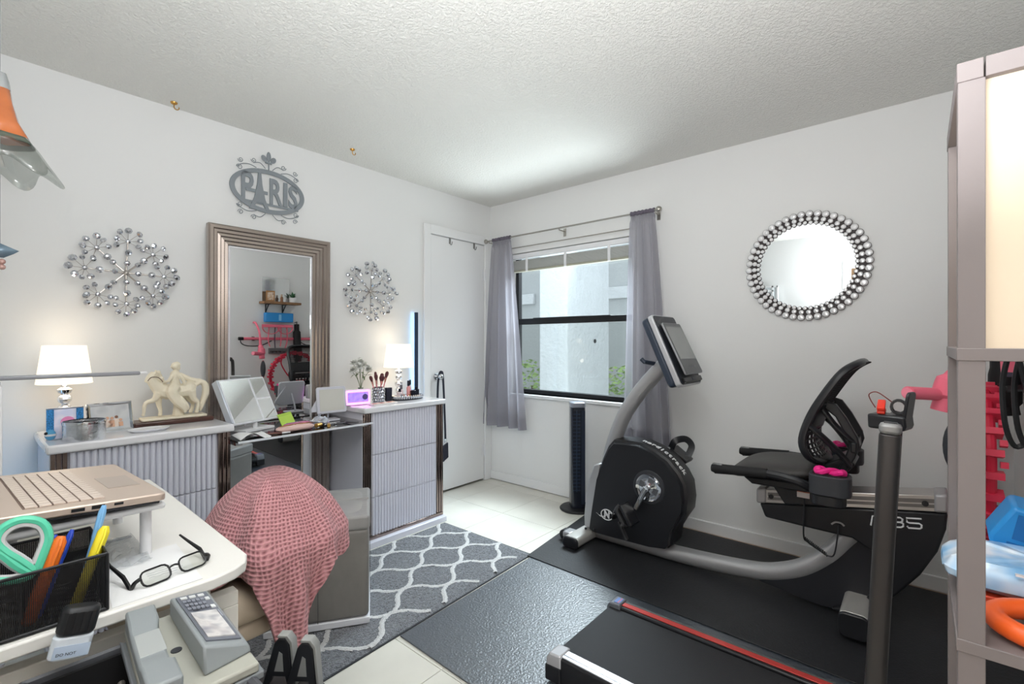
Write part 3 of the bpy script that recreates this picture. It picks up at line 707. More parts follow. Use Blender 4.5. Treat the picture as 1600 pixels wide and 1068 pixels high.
MB().tube(spline([(-.04, 0, .004), (0, .012, .006), (.035, .004, .006)], 5), .003, 6).build('arm', CHROME, tw_); MB().tube(spline([(-.04, 0, .004), (0, -.012, .006), (.035, -.004, .006)], 5), .003, 6).build('arm', CHROME, tw_)
MB().tube([(-.04+.012*math.cos(a), .012*math.sin(a), .004) for a in [i*pi/6 for i in range(12)]], .002, 5, closed=True).build('finger_loop', CHROME, tw_)
LOCAL[0] = False
cb_ = tag(MB().tube(spline([(-1.74, -.40, .764), (-1.70, -.44, .764), (-1.66, -.41, .764), (-1.63, -.45, .764), (-1.61, -.46, .764)], 8), .0022, 6).build('charging_cable', M('grey_cable', (120, 120, 128), .5)), 'thin grey cable lying on the glass table by the right cabinet', 'cable')
# silvery foil bag
fb = thing('foil_bag', 'crumpled silver plastic bag beside the square makeup mirror', 'bag', (-1.81, -.385, .761)); LOCAL[0] = True
rn = random.Random(4); jit = [[rn.uniform(.75, 1.15) for _ in range(13)] for _ in range(7)]
MB().grid(lambda u, v: (.05*math.cos(2*pi*u)*(math.cos(v*pi/2)**.5+.05)*jit[int(v*6)][int(u*12.99)], .04*math.sin(2*pi*u)*(math.cos(v*pi/2)**.5+.05)*jit[int(v*6)][int(u*12.99)], .045*math.sin(v*pi/2)*jit[int(v*6)][int(u*12.99)]), 13, 7, closed=True).build('bag', M('foil_plastic', (198, 202, 210), .2, .5), fb, smooth=False)
MB().lathe([(.012, .04), (.004, .046), (.012, .062)], n=9).build('knot', M('foil_plastic', (198, 202, 210)), fb, smooth=False)
LOCAL[0] = False
# curled white paper hanging over the front edge
cp = thing('curled_paper', 'curled white paper sheet at the front left of the glass table', 'paper', (-2.20, -.47, .761)); LOCAL[0] = True
MB().grid(lambda u, v: (-.07+.14*u, -.06+.12*v, .003+.022*math.sin(pi*u)**2+.012*math.sin(2*pi*u+v)), 18, 8).build('sheet', M('white_paper', (236, 236, 236), .8, bump=(30, .04)), cp, solid=.0008)
LOCAL[0] = False

# ================================================================ ON THE RIGHT CABINET
ZC = .835
ck = thing('digital_clock', 'small digital clock glowing pink around its rim', 'clock', (-1.525, -.315, ZC), math.radians(-8)); LOCAL[0] = True
MB().prism(rrect(0, .05, .165, .095, .012), 'y', 0, .03).build('case', WHITEP, ck, bevel=.003)
ro = rrect(0, .05, .158, .088, .012); ri = rrect(0, .05, .134, .062, .006); k_ = len(ro)
MB().add([(p[0], -.002, p[1]) for p in ro]+[(p[0], -.002, p[1]) for p in ri]+[(p[0], .0, p[1]) for p in ro]+[(p[0], .0, p[1]) for p in ri],
   [f for i in range(k_) for f in ((i, (i+1) % k_, k_+(i+1) % k_, k_+i), (i, 2*k_+i, 2*k_+(i+1) % k_, (i+1) % k_))]).build('light_ring', M('pink_led', (250, 170, 240), .5, emit=1.0, ecol=(255, 120, 235)), ck)
MB().prism(rrect(0, .05, .134, .062, .006), 'y', -.001, .0).build('screen', M('clock_screen', (150, 125, 205), .3, emit=.35, ecol=(150, 120, 230), var=.35, vscale=40), ck)
MB().cyl((.045, -.0022, .05), (.045, -.0012, .05), .018, n=16).build('moon_dial', M('dial_dark', (86, 78, 130), .4), ck)
LOCAL[0] = False
# flower vase
fv = thing('flower_vase', 'slim glass vase of white flowers by the tall mirror', 'vase', (-1.43, -.19, ZC)); LOCAL[0] = True
MB().lathe([(.001, .0), (.02, 0), (.022, .01), (.014, .05), (.013, .075), (.018, .095), (.016, .095), (.011, .075), (.012, .05), (.018, .012), (.001, .012)], n=20).build('glass_vase', glassmat('vase_glass', (225, 232, 230), .2, .02), fv)
GST = M('stem_green', (92, 112, 74), .6); PET = sheermat('white_petal', (250, 250, 246), .0)
rn = random.Random(11)
stm = MB()
for k, (dx, dy, dz, r_) in enumerate(((-.055, 0, .205, .03), (-.02, -.02, .225, .033), (.025, .0, .235, .032), (.055, -.01, .205, .03), (-.035, .02, .25, .028), (.01, .02, .255, .03))):
    st_ = MB().tube(spline([(0, 0, .012), (dx*.1, dy*.1, .1), (dx*.5, dy*.5, .16), (dx, dy, dz-.01)], 4), .0016, 5).build('stem', GST, fv)
    mb = MB()
    for q in range(60):
        a = rn.random()*2*pi; e = rn.uniform(-.4, 1.5); l = r_*rn.uniform(.8, 1.25)
        mxp = T(dx, dy, dz) @ R(a, 'Z') @ R(-e, 'Y')
        mb.add([(0, -.003, 0), (l*.55, -l*.42, .004), (l, 0, -.002), (l*.55, l*.42, .004), (0, .003, 0)], [(0, 1, 2, 3, 4)], mxp)
    mb.build('blossom', PET, fv)
for k in range(9):
    a = rn.random()*2*pi; l = .05
    MB().add([(0, 0, 0), (l*.5, -.009, .003), (l, 0, 0), (l*.5, .009, .003)], [(0, 1, 2, 3)], T(.03*math.cos(a), .03*math.sin(a), .17+.03*rn.random()) @ R(a, 'Z') @ R(rn.uniform(-.3, .9), 'Y')).build('leaf', M('leaf_green', (108, 124, 92), .6), fv)
LOCAL[0] = False
# makeup brush cup with separate brushes
cu = thing('crystal_brush_cup', 'crystal-studded cup holding makeup brushes', 'cup', (-1.335, -.25, ZC)); LOCAL[0] = True
MB().lathe([(.001, 0), (.036, 0), (.036, .095), (.033, .095), (.033, .004), (.001, .004)], n=24).build('cup', M('cup_silver', (150, 150, 158), .2, .8), cu)
for r in range(5):
    for k in range(14):
        a = 2*pi*(k+.5*(r % 2))/14; put(GEM, 'crystal', cu, wm(cu) @ T(.036*math.cos(a), .036*math.sin(a), .012+.018*r) @ R(a, 'Z') @ R(pi/2, 'Y') @ S(.0085, .0085, .006))
LOCAL[0] = False
BR = M('brush_bristle', (96, 52, 56), .8, bump=(300, .5, .002)); RG = M('rose_gold', (214, 150, 140), .25, .8)
for k, (lab, dx, dy, tx, ty, hr) in enumerate((('leftmost makeup brush fanning out of the crystal cup', -.012, 0, -.05, .0, .011), ('makeup brush second from the left in the crystal cup', -.01, -.01, -.028, -.015, .012),
        ('short pointed makeup brush in the middle of the crystal cup', -.002, .01, -.008, .012, .009), ('fluffy powder brush tallest in the crystal cup', .004, -.008, .012, -.01, .018), ('makeup brush second from the right in the crystal cup', .008, .004, .03, .01, .013), ('rightmost makeup brush fanning out of the crystal cup', .012, -.004, .052, -.004, .012))):
    z1 = .165+.012*(k % 3)
    t = thing('makeup_brush', lab, 'brush', (-1.335+dx, -.25+dy, ZC+.006), group='makeup brushes in the crystal cup'); LOCAL[0] = True
    p0 = Vector((0, 0, .0)); p1 = Vector((tx*.6, ty*.6, z1*.62)); p2 = Vector((tx*.75, ty*.75, z1*.78)); p3 = Vector((tx, ty, z1))
    MB().cyl(p0, p1, .003, .004, 8).build('handle', M('brush_pink', (226, 150, 160), .35), t)
    MB().cyl(p1, p2, .0045, hr*.6, 10).build('ferrule', RG, t)
    MB().tube([p2, p2.lerp(p3, .5), p2.lerp(p3, .85), p3], [hr*.6, hr, hr*.85, hr*.3], 10).build('bristles', BR, t)
    LOCAL[0] = False
pt = thing('makeup_palette', 'flat compact tray with makeup in front of the brush cup', 'makeup', (-1.385, -.375, ZC), math.radians(3)); LOCAL[0] = True
MB().box(-.09, .09, -.03, .03, 0, .008).build('tray', M('palette_pale', (224, 216, 212), .25), pt, bevel=.002)
for k in range(6): MB().box(-.08+.027*k, -.058+.027*k, -.018, .012, .008, .0095).build('pan', M('pan%d' % k, [(214, 150, 130), (232, 196, 178), (176, 96, 84), (238, 218, 206), (204, 130, 120), (226, 178, 160)][k], .6), pt)
LOCAL[0] = False
bb = thing('black_box', 'small upright black makeup box right of the brush cup', 'box', (-1.272, -.27, ZC)); LOCAL[0] = True
MB().box(-.02, .02, -.012, .012, 0, .088).build('box', M('navy_black', (28, 28, 42), .4), bb, bevel=.002); MB().box(-.0205, .0205, -.0125, .0125, .06, .0885).build('lid', M('navy_black2', (36, 36, 52), .35), bb, bevel=.002)
LOCAL[0] = False
tr = thing('mirrored_tray', 'oval mirrored tray with a crystal rail at the right end', 'tray', (-1.125, -.28, ZC)); LOCAL[0] = True
MB().lathe([(.001, 0), (.118, 0), (.12, .004), (.12, .008), (.001, .008)], n=40, mx=S(1, .58, 1)).build('tray_base', M('tray_black', (30, 30, 36), .1, .3), tr)
for k in range(40):
    a = 2*pi*k/40
    put(GEM, 'crystal', tr, wm(tr) @ T(.114*math.cos(a), .066*math.sin(a), .008) @ S(.009, .009, .022))
LOCAL[0] = False
def bottle(label, x, y, r, h, caph, body, cap_, sq=False):
    t = thing('perfume_bottle', label, 'bottle', (x, y, ZC+.009), group='bottles on the mirrored tray'); LOCAL[0] = True
    if sq: MB().box(-r, r, -r*.6, r*.6, 0, h).build('flask', body, t, bevel=.003)
    else: MB().lathe([(.001, 0), (r, 0), (r, h*.85), (r*.4, h), (.001, h)], n=18).build('flask', body, t)
    MB().cyl((0, 0, h), (0, 0, h+caph), r*(.7 if not sq else .55), n=14).build('cap', cap_, t)
    LOCAL[0] = False
CG = M('perfume_glass', (232, 214, 216), .1, .1); PG = M('perfume_pink', (222, 150, 150), .15, .1); CB = M('perfume_black', (22, 24, 38), .2)
bottle('clear square perfume bottle with black cap, left on the mirrored tray', -1.19, -.28, .017, .045, .022, CG, CB, True)
bottle('tall pink perfume bottle with black cap on the mirrored tray', -1.125, -.29, .013, .082, .036, PG, CB)
bottle('small round clear perfume bottle at the back of the tray', -1.16, -.255, .014, .06, .03, CG, M('cap_steel', (120, 122, 130), .3, .7))
bottle('low black perfume bottle in the middle of the tray', -1.10, -.305, .018, .05, .006, CB, CHROME, True)
bottle('square black perfume bottle at the right end of the tray', -1.055, -.285, .018, .055, .014, CB, CB, True)
bottle('slim clear perfume bottle with black cap at the back right', -1.085, -.255, .010, .085, .034, CG, CB)
bottle('tiny pale blue sample bottle at the front left of the tray', -1.20, -.315, .009, .022, .01, M('sample_blue', (150, 190, 228), .15), CHROME)
bottle('tiny rose sample bottle at the front of the tray', -1.145, -.33, .009, .02, .008, PG, GOLD)
# slim corner light bar standing behind the cabinet
cl = thing('light_bar', 'slim black corner light bar standing beside the closet door trim', 'lamp', (-.862, -.035, 0)); LOCAL[0] = True
MB().box(-.012, .012, -.012, .006, .03, 1.45).build('pole', M('navy_pole', (34, 48, 70), .35, .4), cl, bevel=.002)
MB().box(-.008, .008, .006, .010, .3, 1.44).build('led_strip', M('led_cyan', (170, 220, 255), .5, emit=2.2, ecol=(120, 195, 255)), cl)
MB().lathe([(.001, 0), (.03, 0), (.03, .012), (.014, .03), (.001, .03)], n=20).build('foot', BLACK, cl)
LOCAL[0] = False
cl2 = thing('light_bar', 'pale light bar column at the left edge glowing blue on the wall', 'lamp', (-3.05, -.30, 0)); LOCAL[0] = True
MB().box(-.014, .014, -.012, .004, .02, 1.0).build('pole', WHITEP, cl2, bevel=.002); MB().box(-.009, .009, .004, .009, .3, .98).build('led_strip', M('led_cyan', (170, 220, 255)), cl2)
MB().lathe([(.001, 0), (.035, 0), (.035, .01), (.014, .02), (.001, .02)], n=20).build('foot', WHITEP, cl2)
LOCAL[0] = False
# black strap bag on the door knob
bs = thing('belt_strap', 'black strap with buckle hanging from the closet door knob', 'strap', (-.632, -.05, .40)); 
SB = M('strap_black', (28, 30, 44), .7, bump=(250, .2, .001))
MB().tube(spline([(-.655, -.04, .70), (-.652, -.045, .9), (-.645, -.055, .975), (-.628, -.058, .985), (-.612, -.055, .96), (-.600, -.055, .80), (-.590, -.06, .5), (-.59, -.06, .42)], 8), .011, 8, flat=.22, up=(0, 1, 0)).build('webbing', SB, bs)
MB().box(-.60, -.575, -.068, -.055, .42, .45).build('buckle', CHROME, bs, bevel=.002)
MB().prism([(-.614, .40), (-.566, .42), (-.562, .30), (-.60, .28), (-.614, .27)], 'y', -.07, -.055).build('pouch', SB, bs, bevel=.004)

# ================================================================ HANGING GLASS CHIME
wc = thing('glass_chime', 'amber and clear glass bell chime hanging at the upper left', 'wind chime', (-3.046, -.75, 1.45))
cxx, cyy = -3.046, -.75
MB().tube([(cxx, cyy, 2.05), (cxx, cyy, 2.44)], .0015, 5).build('cord', M('cord_grey', (170, 170, 168), .6), wc)
MB().lathe([(.001, 2.075), (.014, 2.07), (.021, 2.045), (.024, 2.02), (.02, 2.015), (.001, 2.03)], (cxx, cyy, 0), 24).build('crown', M('crown_silver', (190, 194, 196), .15, .7), wc)
AMB = M('amber_glass', (190, 108, 62), .15, .0, var=.3, vscale=9, coat=.4)
MB().lathe([(.02, 2.03), (.026, 1.98), (.042, 1.92), (.07, 1.865)], (cxx, cyy, 0), 48, wave=lambda i, th, r: (r*(1+.05*math.sin(6*th)*i/3), 0)).build('amber_bell', AMB, wc, solid=.004)
MB().lathe([(.069, 1.868), (.077, 1.852)], (cxx, cyy, 0), 48, wave=lambda i, th, r: (r*(1+.05*math.sin(6*th)), 0)).build('smoke_band', M('smoke_glass', (96, 104, 92), .1, .1), wc, solid=.005)
MB().lathe([(.077, 1.853), (.092, 1.83), (.110, 1.80), (.132, 1.765)], (cxx, cyy, 0), 72, wave=lambda i, th, r: (r*(1+.13*math.sin(6*th+1.2)*i/3), -.022*math.sin(6*th+1.2)*i/3)).build('clear_petals', glassmat('petal_glass', (236, 238, 236), .14, .05, .05), wc, solid=.005)
MB().tube([(cxx, cyy, 1.50), (cxx, cyy, 2.02)], .0012, 5).build('drop_cord', M('cord_grey', (170, 170, 168)), wc)
bf = MB().add([(cxx+.0, cyy, 1.535), (cxx+.042, cyy-.004, 1.515), (cxx+.03, cyy, 1.505), (cxx+.008, cyy, 1.49), (cxx-.008, cyy, 1.49), (cxx-.03, cyy, 1.505), (cxx-.042, cyy-.004, 1.515)], [(0, 1, 2, 3, 4, 5, 6)])
bf.build('glass_butterfly', M('butterfly_blue', (120, 140, 155), .15, .2), wc, solid=.004)
for k in range(2): MB().ball((cxx+.004, cyy, 1.478-.017*k), .009, 8).build('bead', M('bead_rose', (190, 150, 140), .2, .1), wc)
# ================================================================ RIGHT WALL: ROUND MIRROR, FAN
rm = thing('round_mirror', 'round wall mirror framed in rings of crystals', 'mirror', (0, -2.452, 1.655)); RY, RZ = -2.452, 1.655
MB().cyl((-.012, RY, RZ), (-.001, RY, RZ), .29, n=64).build('backing_plate', M('mirror_back_dark', (60, 54, 54), .5, .3), rm)
MB().cyl((-.016, RY, RZ), (-.012, RY, RZ), .236, n=64).build('mirror_glass', M('round_mirror_glass', (214, 218, 219), .0, 1.0), rm, smooth=False)
GEM2 = gem('round_crystal', M('round_crystal_clear', (232, 232, 233), .12, .15, coat=.8), 12)
RIM = M('bezel_dark', (74, 66, 66), .35, .7)
bz = gem('bezel', RIM, 12)
for cnt, rr, rs, dep in ((46, .292, .0185, .012), (46, .262, .0135, .016), (56, .240, .0108, .019)):
    for k in range(cnt):
        a = 2*pi*k/cnt; p = (-dep, RY+rr*math.cos(a), RZ+rr*math.sin(a))
        put(bz, 'bezel', rm, T(*p) @ R(-pi/2, 'Y') @ S(rs*1.06, rs*1.06, rs*.35))
        put(GEM2, 'crystal', rm, T(p[0]-.003, p[1], p[2]) @ R(-pi/2, 'Y') @ S(rs*.93, rs*.93, rs*.55))
# tower fan
fn_ = thing('tower_fan', 'slim black tower fan standing by the wall under the window', 'fan', (-.165, -1.03, 0), math.radians(-46)); LOCAL[0] = True
# local -Y faces the camera
MB().lathe([(.001, 0), (.125, 0), (.128, .008), (.12, .016), (.05, .022), (.001, .022)], n=40).build('base', BLACK, fn_)
MB().prism(rrect(0, 0, .105, .11, .022), 'z', .02, .755).build('body', M('fan_black', (30, 34, 44), .25, coat=.4), fn_, bevel=.003)
MB().prism(rrect(0, 0, .107, .112, .022), 'z', .745, .785).build('top_cap', M('fan_silver', (150, 154, 164), .3, .5), fn_, bevel=.008)
MB().box(-.04, .012, -.0585, -.054, .14, .73).build('grille_recess', M('grille_blue_black', (16, 22, 34), .4), fn_)
for k in range(22): MB().box(-.04, .012, -.061, -.0565, .15+k*.0262, .155+k*.0262).build('grille_slat', M('grille_slat', (44, 60, 84), .3), fn_)
MB().box(-.016, -.012, -.062, -.057, .14, .73).build('grille_bar', M('grille_slat', (44, 60, 84)), fn_)
MB().box(.02, .048, -.058, -.054, .05, .73).build('side_panel', M('fan_gloss', (42, 48, 62), .12), fn_, bevel=.001)
LOCAL[0] = False

# ================================================================ FLOOR COVERINGS
RUGM = M('grey_shag', (116, 120, 127), .95, sheen=.4, bump=(200, 1.0, .014), var=.5, vscale=85)
RUGW = M('white_shag', (226, 226, 226), .95, sheen=.3, bump=(260, .9, .01), var=.06, vscale=120)
rug = thing('area_rug', 'grey shag rug with white ogee trellis pattern', 'rug', (-1.75, -.9, 0))
rx0, rx1 = -2.70, -.985
def ry1(x): return -1.245-.048*(-x-.98)     # front edge drifts slightly
def ry0(x): return -.502
rnd = random.Random(3); NX, NY = 200, 90
hts = {}
def rfn(u, v):
    x = rx0+(rx1-rx0)*u; y = ry0(x)+(ry1(x)-ry0(x))*v
    e = min(1, min(u, 1-u, v*.5, (1-v)*.5)*60)
    return (x, y, .004+e*(.006+.007*rnd.random()))
MB().grid(rfn, NX, NY).build('pile', RUGM, rug)
MB().add([(rx0, ry0(rx0), .001), (rx1, ry0(rx1), .001), (rx1+.004, ry1(rx1)-.005, .001), (rx0, ry1(rx0)-.005, .001), (rx0, ry0(rx0), .005), (rx1, ry0(rx1), .005), (rx1+.004, ry1(rx1)-.005, .005), (rx0, ry1(rx0)-.005, .005)],
   [(0, 1, 2, 3), (4, 5, 6, 7), (0, 1, 5, 4), (1, 2, 6, 5), (2, 3, 7, 6), (3, 0, 4, 7)]).build('binding', M('rug_binding', (58, 60, 64), .8), rug)
for k in range(-7, 5):
    yc = -.825+.13*k; sg = -1 if k % 2 == 0 else 1
    segs = []; cur = []
    n = 150
    for i in range(n+1):
        x = rx0+.01+(rx1-rx0-.02)*i/n
        cth = math.cos(2*pi*(x+1.1775)/.35); cth = math.copysign(abs(cth)**.75, cth)
        y = yc+sg*.063*cth
        if ry1(x)+.012 < y < ry0(x)-.012: cur.append((x, y))
        else:
            if len(cur) > 2: segs.append(cur)
            cur = []
    if len(cur) > 2: segs.append(cur)
    for sgm in segs:
        def strip(u, v, sgm=sgm):
            f = u*(len(sgm)-1); i = min(int(f), len(sgm)-2); a = Vector(sgm[i]); b = Vector(sgm[i+1]); p = a.lerp(b, f-i); d = (b-a).normalized(); nn = Vector((-d.y, d.x))
            q = p+nn*(.0115*(v-.5)*2+rnd.uniform(-.0022, .0022)); return (q.x, q.y, .0135+.004*(1-abs(v-.5)*2)+.0025*rnd.random())
        MB().grid(strip, len(sgm)*2, 5).build('trellis_line', RUGW, rug)
# exercise mats
MATM = M('mat_vinyl', (34, 44, 56), .36, ior=2.5, bump=(115, .4, .006))
MATM2 = M('mat_rubber', (36, 37, 40), .5, bump=(130, .35, .004), var=.12, vscale=60)
def mat_obj(label, pts, z0, z1, m):
    t = tag(MB().prism(pts, 'z', z0, z1).build('exercise_mat', m, bevel=.002), label, 'mat', 'black exercise mats'); return t
mat_obj('black textured exercise mat under the treadmill, beside the rug', [(-1.935, -1.302), (-.95, -1.262), (-.98, -3.24), (-1.975, -3.24)], .0005, .006, MATM)
mat_obj('black rubber exercise mat under the recumbent bike', [(-1.02, -1.245), (-.27, -1.155), (-.036, -1.165), (-.036, -3.24), (-1.06, -3.24)], .0065, .011, MATM2)
# ================================================================ OTTOMAN
ot = thing('ottoman', 'grey leather cube ottoman on the rug, half behind the pink throw', 'ottoman', (0, 0, 0)); ot.location = (-1.98, -1.15, .019); ot.rotation_euler = (0, 0, math.radians(57)); LOCAL[0] = True
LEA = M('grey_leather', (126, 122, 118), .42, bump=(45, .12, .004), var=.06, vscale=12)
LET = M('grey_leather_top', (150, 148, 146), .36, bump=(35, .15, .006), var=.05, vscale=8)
q = .415
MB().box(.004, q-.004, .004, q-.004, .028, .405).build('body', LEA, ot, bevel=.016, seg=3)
def lid(u, v):
    a = (u-.5)*2; b = (v-.5)*2
    return (q/2+a*(q/2-.004), q/2+b*(q/2-.004), .455+.022*(1-a**4)*(1-b**4))
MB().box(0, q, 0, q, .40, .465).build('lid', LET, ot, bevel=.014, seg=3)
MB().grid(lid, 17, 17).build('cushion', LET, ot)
MB().box(q*.5-.0012, q*.5+.0012, -.001, .0012, .03, .40).box(-.001, .0012, q*.5-.0012, q*.5+.0012, .03, .40).build('side_seam', M('seam_dark', (88, 86, 84), .6), ot)
MB().box(q*.48, q*.48+.002, .006, q-.006, .470, .4785).build('top_seam', M('seam_light', (176, 174, 172), .6), ot)
MB().box(.0, q, .0, q, 0, .028).build('base_trim', WHITE, ot, bevel=.003)
LOCAL[0] = False
# ================================================================ RECUMBENT EXERCISE BIKE
bk = thing('recumbent_bike', 'black and silver recumbent exercise bike along the right wall', 'exercise bike', (-.54, -2.1, .011))
c = -.54
BKB = M('bike_black', (30, 31, 35), .36, bump=(300, .05, .001)); BKS = M('bike_silver', (172, 172, 174), .34, .5)
hsn = [(-1.581, .633), (-1.657, .639), (-1.738, .637), (-1.816, .614), (-1.892, .572), (-1.95, .511), (-1.979, .46), (-1.989, .378), (-1.982, .314), (-1.95, .257), (-1.921, .2), (-1.91, .125), (-1.892, .102), (-1.801, .088), (-1.6, .082), (-1.457, .079), (-1.415, .092), (-1.434, .217), (-1.466, .399), (-1.511, .517), (-1.546, .593)]
cy0, cz0 = -1.7, .36
def hscale(k, d): return [(cy0+(y-cy0)*k, cz0+(z-cz0)*k if z > .3 else z) for y, z in hsn]
rings = []
for dx, k in ((-.094, .985), (-.088, 1.0), (-.072, 1.012), (-.066, 1.06), (0, 1.075), (.066, 1.06), (.072, 1.012), (.088, 1.0), (.094, .985)):
    rings.append([(c+dx, y, z) for y, z in hscale(k, dx)])
MB().loft(rings).build('flywheel_housing', BKB, bk, angle=28)
# lower skirt line and silver front cover
MB().prism([(-1.437, .478), (-1.478, .490), (-1.468, .40), (-1.436, .217), (-1.415, .085), (-1.369, .084), (-1.366, .153), (-1.378, .278), (-1.402, .388)], 'x', c-.07, c+.07).build('front_cover', BKS, bk, bevel=.008)
def onrim(a): pass
# lettering along the rim: one character after another
rim_pts = spline([(y, z, 0) for y, z in [(cy0+(y-cy0)*1.078, cz0+(z-cz0)*1.078) for y, z in hsn[2:8]]], 12)
LET_ = M('letter_white', (225, 226, 228), .5)
acc = [0]
for i in range(1, len(rim_pts)): acc.append(acc[-1]+(rim_pts[i]-rim_pts[i-1]).length)
def rim_at(d):
    for i in range(1, len(acc)):
        if acc[i] >= d:
            f = (d-acc[i-1])/(acc[i]-acc[i-1]); return rim_pts[i-1].lerp(rim_pts[i], f), (rim_pts[i]-rim_pts[i-1]).normalized()
    return rim_pts[-1], (rim_pts[-1]-rim_pts[-2]).normalized()
for k, ch in enumerate('nordictrack'):
    p, t_ = rim_at(.0+.0265*k+.01)
    # letter X axis along the rim (towards the seat), letter Z along the outward normal
    X_ = Vector((0, t_.x, t_.y)); N_ = Vector((0, t_.y, -t_.x))
    if N_.dot(Vector((0, p.x-cy0, p.y-cz0))) < 0: N_ = -N_
    Y_ = N_.cross(X_)
    mx = Matrix(((X_.x, Y_.x, N_.x, c-.028), (X_.y, Y_.y, N_.y, p.x), (X_.z, Y_.z, N_.z, p.y), (0, 0, 0, 1)))
    text(ch, .05, T(*(N_*.0015)) @ mx, LET_, bk, 'brand_letter', .0015, bold=.0012)
# logo
lg = MB().tube([(c-.0955, -1.54+.038*math.cos(a), .205+.03*math.sin(a)) for a in [2*pi*i/28 for i in range(28)]], .0032, 6, closed=True)
lg.tube(spline([(c-.0955, -1.468, .203), (c-.0955, -1.51, .188), (c-.0955, -1.57, .222), (c-.0955, -1.613, .208)], 6), [.0008]*4+[.0025]*11+[.0008]*4, 5)
lgo = lg.build('ring_logo', LET_, bk, label='silver ring logo with letter N')
text('N', .062, T(c-.0955, -1.54, .205) @ FACE_MX @ S(.8, 1, 1), LET_, lgo, 'logo_letter', .001, bold=.002)
# crank hub
MB().cyl((c-.100, -1.803, .42), (c-.088, -1.803, .42), .093, n=40).build('hub_surround', DARK, bk, bevel=.004)
hbm = MB().lathe([(.001, .012), (.02, .012), (.035, .004), (.06, .004), (.074, .009), (.076, .004), (.076, 0)], n=40, mx=T(c-.100, -1.803, .42) @ R(-pi/2, 'Y')).build('crank_hub', CHROME, bk)
sp = MB()
for k in range(4):
    a = k*pi/2+.4; sp.prism([(-1.803+r_*math.cos(a+d), .42+r_*math.sin(a+d)) for r_, d in ((.03, -.5), (.058, -.35), (.058, .35), (.03, .5))], 'x', c-.1075, c-.104)
sp.build('hub_vents', M('vent_grey', (110, 112, 116), .3, .6), hbm)
MB().cyl((c-.145, -1.803, .42), (c-.10, -1.803, .42), .017, n=14).build('axle', CHROME, bk)
MB().tube([(c-.14, -1.805, .424), (c-.145, -1.745, .30)], [.017, .013], 8, flat=.5, up=(1, 0, 0)).build('crank_arm', CHROME, bk)
pd = MB().box(-.05, .05, -.06, .06, -.012, .012, T(c-.20, -1.735, .285) @ R(math.radians(58), 'X')).build('pedal', BKB, bk, bevel=.006)
MB().prism(rrect(0, 0, .09, .11, .03), 'z', -.03, -.012, T(c-.20, -1.72, .275) @ R(math.radians(58), 'X')).build('foot_plate', M('pedal_grey', (58, 58, 60), .5), pd, bevel=.004)
MB().tube(spline([(c-.25, -1.70, .34), (c-.262, -1.68, .31), (c-.25, -1.66, .27), (c-.2, -1.65, .25), (c-.15, -1.67, .26)], 5), .016, 6, flat=.2).build('pedal_strap', M('strap_rubber', (44, 45, 47), .6), pd)
MB().box(-.012, .012, -.005, .005, -.05, .05, T(c-.2, -1.70, .185) @ R(math.radians(-28), 'X')).ball((c-.25, -1.72, .232), .010, 8).build('strap_tail', M('pedal_grey', (58, 58, 60)), pd)
# far pedal with strap loop peeking over the housing
MB().cyl((c+.10, -1.803, .42), (c+.15, -1.803, .42), .017, n=12).tube([(c+.14, -1.805, .42), (c+.145, -1.86, .55)], [.016, .012], 8).build('crank_arm', CHROME, bk)
pf = MB().box(-.05, .05, -.06, .06, -.012, .012, T(c+.20, -1.87, .56) @ R(math.radians(35), 'X')).build('pedal', BKB, bk, bevel=.006)
MB().tube(spline([(c+.15, -1.83, .60), (c+.15, -1.855, .645), (c+.19, -1.90, .655), (c+.19, -1.935, .62), (c+.16, -1.925, .565)], 6), .022, 6, flat=.16, up=(1, 0, 0)).build('pedal_strap', BKB, pf)
# mast
MB().tube(spline([(c, -1.49, .46), (c, -1.535, .62), (c, -1.605, .79), (c, -1.70, .93), (c, -1.80, 1.045), (c, -1.865, 1.11)], 6), .043, 20).build('mast', BKS, bk)
MB().cyl((c-.045, -1.72, .915), (c-.045, -1.79, 1.0), .003, n=5).build('cable', SILVER, bk)
# console
dn = Vector((0, -.401, -.916)); nr = Vector((0, -.916, .401))
O = Vector((c, -1.842, 1.372))
MXC = Matrix(((1, dn.x, nr.x, O.x), (0, dn.y, nr.y, O.y), (0, dn.z, nr.z, O.z), (0, 0, 0, 1)))
MXC[0][0] = 1
cn = MB().prism(rrect(0, .205, .305, .415, .025), 'z', -.030, 0, MXC).build('console', M('console_silver', (196, 197, 201), .35, .3), bk, bevel=.006)
MB().prism(rrect(0, .20, .300, .40, .03), 'z', -.072, -.030, MXC).build('console_back', M('console_slate', (48, 58, 74), .45), cn, bevel=.012)
MB().prism(rrect(0, .205, .29, .40, .02), 'z', 0, .004, MXC).build('console_face', M('console_face', (40, 43, 51), .4), cn, bevel=.002)
mxt = MXC @ T(0, .06, .026) @ R(math.radians(2.2), 'X')
MB().prism(rrect(0, .15, .245, .305, .012), 'z', -.010, .0, mxt).build('tablet', M('tablet_silver', (168, 170, 174), .3, .5), cn, bevel=.002)
MB().prism(rrect(0, .15, .238, .298, .010), 'z', .0, .002, mxt).build('tablet_bezel', M('tablet_bezel', (84, 86, 90), .3), cn)
MB().box(-.108, .108, .022, .215, .002, .003, mxt).build('tablet_screen', M('tablet_screen', (150, 152, 152), .25, var=.04), cn)
text('nordictrack', .022, mxt @ T(0, .258, .003) @ R(pi, 'X'), M('brand_dim', (120, 122, 126), .4), cn, 'brand_lettering', .0003)
MB().box(-.125, .125, .37, .398, .004, .02, MXC).build('tablet_ledge', BKB, cn, bevel=.003)
MB().box(-.02, .02, .376, .392, .02, .022, MXC).build('start_button', M('button_blue_black', (22, 30, 48), .25), cn)
